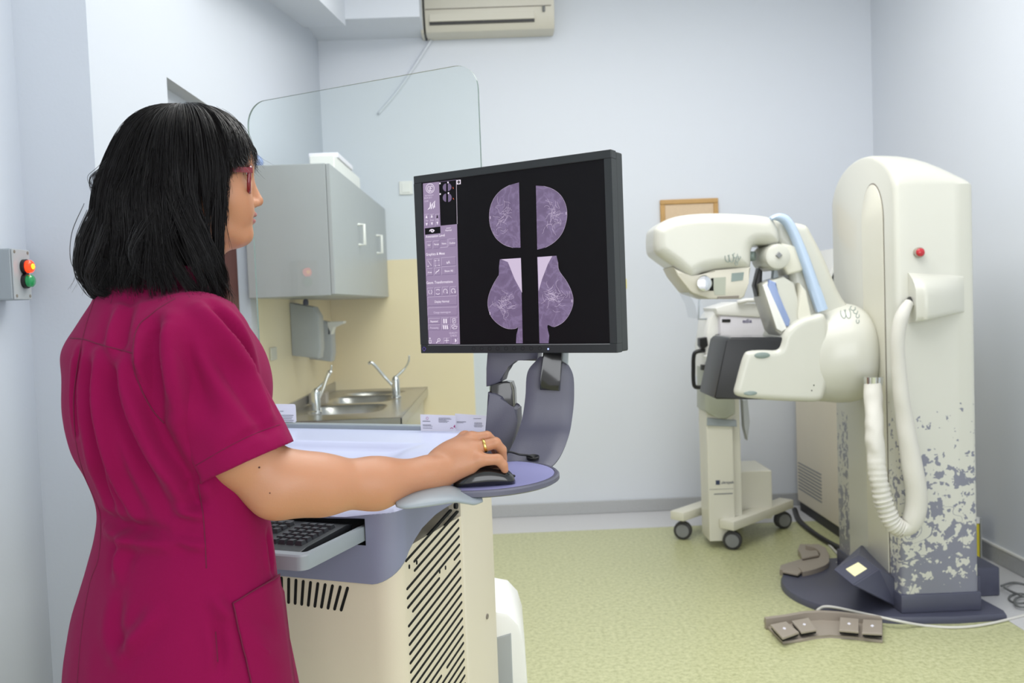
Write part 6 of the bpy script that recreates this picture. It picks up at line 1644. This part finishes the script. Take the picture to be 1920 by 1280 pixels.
# ---- trousers and shoes (below the frame, they carry the figure)
hipc = np.array([float(np.interp(.75, RZ, RX)), 1.47, 0])
TR = SDF(grid((-.95, -.25, .008)), grid((1.1, 1.85, .008)), grid((.02, .95, .008)))
for s in (-1, 1):
    hp = hipc+LT*s*.09; kn = hp+FW*.02+np.array([0, 0, .48]); an = hp+FW*-.01+np.array([0, 0, .08])
    TR.cone(hp+np.array([0, 0, .84]), kn, .098, .075, .03); TR.cone(kn, an, .075, .062, .02)
V2, Q2 = TR.mesh(); V2 = smooth_mesh(V2, Q2, 3); fast_obj('trousers', V2, Q2, M['white'], pr)
for s in (-1, 1):
    fo = hipc+LT*s*.09+LT*s*.01; rings = []
    for t, wd, h in ((-.09, .02, .03), (-.08, .035, .06), (-.03, .04, .075), (.04, .042, .06), (.11, .047, .045), (.15, .04, .035), (.17, .015, .02)):
        rings.append([fo+FW*t+LT*wd*math.cos(k*PI/8)+np.array([0, 0, max(.0, (h if math.sin(k*PI/8) > 0 else .0)*abs(math.sin(k*PI/8))**.6)+.001]) for k in range(16)])
    rings = [list(r) for r in zip(*[smooth_poly(list(c), 3, False) for c in zip(*rings)])]
    obj('shoe', loft(rings), M['white'], pr, smooth=True)
# ================================================================== hair
def hl_(px, py): d = H(px, py)-H0; return (float(d@hF), float(d[2]))
kf = [hl_(*q) for q in ((345, 199), (368, 201), (394, 206), (418, 217), (440, 231), (456, 248), (467, 267), (474, 290), (472, 304), (465, 317))]
kb_ = [hl_(*q) for q in ((345, 199), (318, 199), (290, 201), (262, 212), (236, 234), (216, 264), (198, 300), (185, 335), (178, 370), (174, 415), (164, 460), (157, 505), (164, 532), (182, 553))]
kf = [(max(0, f-kf[0][0]*0), z) for f, z in kf]; kf[0] = (0, kf[0][1]); kb_ = [(abs(min(0, f)), z) for f, z in kb_]; kb_[0] = (0, kb_[0][1])
ztop_ = kf[0][1]; zb_ = kb_[-1][1]
side_k = [(0, ztop_), (.030, ztop_-.004), (.055, ztop_-.019), (.074, ztop_-.045), (.085, ztop_-.08), (.090, 0), (.092, -.04), (.094, -.08), (.097, -.12), (.101, -.155), (.098, -.19), (.088, -.212)]
f60 = [(0, ztop_), (.034, ztop_-.004), (.064, ztop_-.02), (.088, ztop_-.05), (.099, ztop_-.09), (.103, -.005), (.100, -.045), (.094, -.085), (.090, -.12), (.090, -.155), (.092, -.185), (.096, -.212)]
f35 = [(0, ztop_), (.036, ztop_-.004), (.070, ztop_-.022), (.095, ztop_-.052), (.109, ztop_-.08), (.113, .02), (.111, .004)]
f50 = [(0, ztop_), (.036, ztop_-.004), (.068, ztop_-.022), (.092, ztop_-.052), (.104, ztop_-.085), (.107, .018), (.106, .002), (.105, -.012)]
b130 = [((kb_[min(len(kb_)-1, int(i*len(kb_)/12))][0]*.62+side_k[i][0]*.42), side_k[i][1]) for i in range(12)]
b130[-1] = (b130[-1][0], -.205)
def resamp(k, n=24):
    k = np.array(k, float); k = np.array(smooth_poly(list(k), 5, False)); L_ = np.concatenate([[0], np.cumsum(np.linalg.norm(np.diff(k, axis=0), axis=1))]); t = np.linspace(0, L_[-1], n)
    return np.stack([np.interp(t, L_, k[:, a]) for a in range(2)], 1)
keys = [(0, kf), (35, f35), (53, f50), (63, f60), (90, side_k), (130, b130), (180, kb_)]
KA = np.array([math.radians(a) for a, _ in keys]); KR = np.stack([resamp(k) for _, k in keys])      # (7,24,2)
def env(phi, s):
    """phi (n,), s (n,m) -> rho, z"""
    ap = np.abs((phi+PI) % (2*PI)-PI); i = np.clip(np.searchsorted(KA, ap)-1, 0, len(KA)-2); t = (ap-KA[i])/(KA[i+1]-KA[i]); t = t*t*(3-2*t)
    x = np.clip(s, 0, 1)*(KR.shape[1]-1); j = np.clip(x.astype(int), 0, KR.shape[1]-2); u_ = x-j
    out = []
    for a in range(2):
        A_ = KR[i[:, None], j, a]*(1-u_)+KR[i[:, None], j+1, a]*u_; B_ = KR[i[:, None]+1, j, a]*(1-u_)+KR[i[:, None]+1, j+1, a]*u_
        out.append(A_*(1-t[:, None])+B_*t[:, None])
    return out
def hpos(phi2, rho, z): return H0[None, None]+hF*(rho*np.cos(phi2))[..., None]+hL*(rho*np.sin(phi2))[..., None]+hZ*z[..., None]
# base cap under the strands
nph, nss = 120, 40
ph = np.linspace(-PI, PI, nph, endpoint=False); ap = np.degrees(np.abs(ph))
smax = np.where((ap > 61) & (ap < 84), 0.50, .84)+rng.uniform(-.03, .03, nph); smax = np.convolve(np.r_[smax[-4:], smax, smax[:4]], np.ones(5)/5, 'same')[4:-4]
s_ = np.linspace(0, 1, nss)[None]*smax[:, None]
rho, z = env(ph, s_); ins = .015
wob = .0012*np.sin(ph[:, None]*23+3*np.sin(s_*6))*np.clip(s_*3, 0, 1)
rho2 = np.maximum(0, rho-ins+wob); z2 = z-ins*np.clip(z/.12, 0, 1)
Pb = hpos(ph[:, None]+0*s_, rho2, z2).reshape(-1, 3); Qb = []
for i in range(nph):
    for j in range(nss-1): a, b = i*nss+j, ((i+1) % nph)*nss+j; Qb.append((a, b, b+1, a+1))
hr = fast_obj('hair', Pb, Qb, M['hair_under'], pr)
md = hr.modifiers.new('thickness', 'SOLIDIFY'); md.thickness = .012; md.offset = -1
# strands
def strands(n, m, rad, phr, s0r, endr, insr, wave, curl, seed):
    r = np.random.default_rng(seed)
    phi = np.radians(r.uniform(*phr, n)); s0 = r.uniform(*s0r, n); s1 = r.uniform(*endr, n); q = r.uniform(*insr, n)
    dg_ = np.degrees(phi); gp2 = (dg_ > -82) & (dg_ < -66) & (m != 24); s1 = np.where(gp2, np.minimum(s1, .50+.12*r.uniform(0, 1, n)*1.0), s1)
    s = s0[:, None]+(s1-s0)[:, None]*np.linspace(0, 1, m)[None]
    nc = 110; cl = ((phi+PI)/(2*PI)*nc).astype(int); cph = r.uniform(0, 6.28, nc+1)[cl]; cam_ = r.uniform(.3, 1, nc+1)[cl]; coff = r.uniform(-1, 1, nc+1)[cl]
    ph2 = phi[:, None]+wave*(cam_[:, None]*np.sin(s*9+cph[:, None])+.35*r.uniform(-1, 1, n)[:, None]*np.sin(s*14+r.uniform(0, 6, n)[:, None]))*np.clip(s, .15, 1)
    # gather to the clump centre towards the tips
    cc_ = ((cl+.5)/nc*2*PI-PI); ph2 += (cc_-phi)[:, None]*.35*np.clip(s-.35, 0, 1)**1.2
    swp = np.clip((-80-dg_)/8, 0, 1)*np.clip((dg_+135)/30, 0, 1); ph2 = ph2+(.50*swp)[:, None]*np.clip((s-.52)/.42, 0, 1)**1.4
    rho, z = env(phi, s); z = z-(.018*swp)[:, None]*np.clip((s-.7)/.3, 0, 1)
    rho = rho-q[:, None]+(.0030*coff+.0012*r.standard_normal(n))[:, None]*np.clip(s*2, 0, 1)+(.011*np.sin(7.5*s+phi[:, None]*3+1.2*coff[:, None])-.004)*np.clip(s-.45, 0, 1); z = z-q[:, None]*np.clip(z/.12, 0, 1)
    e_ = np.clip(s-.82, 0, 1)/.18; rho = rho+curl*e_**2*(r.normal(-.7, .8, n))[:, None]; z = z+.012*(e_**2)*r.uniform(-.6, 1, n)[:, None]
    rho = np.maximum(rho, 0)
    Pm = hpos(ph2, rho, z)
    rho_n = None; Pm = Pm+hZ*(.004*np.sin(s*15+cph[:, None]))[..., None]*np.clip(s, 0, 1)[..., None]
    T_ = np.gradient(Pm, axis=1); T_ /= np.linalg.norm(T_, axis=2)[..., None]+1e-12
    O_n = Pm-(H0+hZ*-.05)[None, None]; Nn = np.cross(T_, O_n); Nn /= np.linalg.norm(Nn, axis=2)[..., None]+1e-12; Bn = np.cross(Nn, T_)
    rr = rad*np.interp(np.linspace(0, 1, m), [0, .1, .75, 1], [.6, 1, .9, .25])[None, :, None]*r.uniform(.7, 1.3, n)[:, None, None]
    Vv = np.stack([Pm+Nn*rr, Pm-Nn*rr*.5+Bn*rr*.7, Pm-Nn*rr*.5-Bn*rr*.7], 2).reshape(-1, 3)      # n,m,3
    base = (np.arange(n)*m*3)[:, None, None]+(np.arange(m-1)*3)[None, :, None]
    a = base+np.array([0, 1, 2])[None, None]; b = base+np.array([1, 2, 0])[None, None]
    return Vv, np.stack([a, b, b+3, a+3], -1).reshape(-1, 4)
parts_ = [strands(14000, 22, .0007, (-180, 180), (0, .25), (.84, 1), (-.002, .012), .11, .026, 1),
          strands(2200, 20, .0005, (-180, 180), (0, .4), (.8, 1), (-.004, .002), .16, .03, 2),
          strands(2600, 16, .0007, (-62, 62), (0, .2), (.9, 1), (-.001, .010), .02, .002, 3),
          strands(110, 24, .0011, (-69, -61), (.1, .4), (.8, 1), (0, .006), .04, .006, 4),
          strands(220, 20, .0005, (-180, 180), (.3, .7), (.93, 1), (-.007, .0), .10, .02, 5)]
def lock(path, n, spread, rad, l0, seed):
    r = np.random.default_rng(seed); base = np.array(smooth_poly([np.array([*((H(px, py, l)-H0)@np.array(HA).T)]) for px, py, l in path], 8, False)); m = len(base)
    t = np.linspace(0, 1, m); o1 = r.normal(0, 1, (n, 3))*spread; o2 = r.normal(0, 1, (n, 3))*spread*.45
    Pm = base[None]+o1[:, None]*(1-t)[None, :, None]+o2[:, None]*t[None, :, None]+(.0018*np.sin(t[None]*7+r.uniform(0, 6, n)[:, None]))[..., None]
    Pm = H0[None, None]+Pm[..., :1]*hF+Pm[..., 1:2]*hL+Pm[..., 2:]*hZ
    T_ = np.gradient(Pm, axis=1); T_ /= np.linalg.norm(T_, axis=2)[..., None]+1e-12
    Nn = np.cross(T_, np.array([.3, -.9, .2])); Nn /= np.linalg.norm(Nn, axis=2)[..., None]+1e-12; Bn = np.cross(Nn, T_)
    rr = rad*np.interp(t, [0, .1, .8, 1], [.7, 1, .8, .2])[None, :, None]
    Vv = np.stack([Pm+Nn*rr, Pm-Nn*rr*.5+Bn*rr*.7, Pm-Nn*rr*.5-Bn*rr*.7], 2).reshape(-1, 3)
    b0 = (np.arange(n)*m*3)[:, None, None]+(np.arange(m-1)*3)[None, :, None]; a = b0+np.array([0, 1, 2])[None, None]; b = b0+np.array([1, 2, 0])[None, None]
    return Vv, np.stack([a, b, b+3, a+3], -1).reshape(-1, 4)
for k, (pa_, n_, sp_1, rd) in enumerate([
    ([(232, 280, -.02), (200, 318, -.02), (181, 345, -.02), (178, 368, -.02), (190, 390, -.02)], 26, .0035, .0006),
    ([(215, 300, -.03), (186, 325, -.03), (172, 340, -.03), (180, 372, -.03)], 10, .003, .0005),
    ([(185, 400, -.02), (160, 450, -.02), (152, 500, -.02), (163, 530, -.02), (178, 552, -.02), (198, 560, -.02), (208, 550, -.02)], 170, .006, .0007),
    ([(205, 430, -.05), (185, 480, -.05), (170, 520, -.05), (182, 545, -.05), (205, 552, -.05)], 170, .006, .0007),
    ([(300, 400, -.088), (268, 440, -.098), (252, 475, -.10), (262, 510, -.10), (290, 528, -.10)], 260, .006, .0007),
    ([(330, 390, -.090), (318, 440, -.100), (300, 480, -.104), (296, 510, -.102), (318, 532, -.10)], 260, .006, .0007),
    ([(352, 395, -.086), (362, 450, -.092), (378, 500, -.092), (394, 540, -.09), (400, 565, -.088)], 220, .005, .0007),
    ([(385, 350, -.078), (383, 420, -.082), (386, 470, -.082), (392, 505, -.08)], 40, .003, .0007)]):
    parts_.append(lock(pa_, n_, sp_1, rd, 0, 40+k))
off = 0; VV, QQ = [], []
for v_, q_ in parts_: VV.append(v_); QQ.append(q_+off); off += len(v_)
VV = np.concatenate(VV); QQ = np.concatenate(QQ)
fast_obj('strand', VV, QQ, M['hair'], hr)['kind'] = 'stuff'
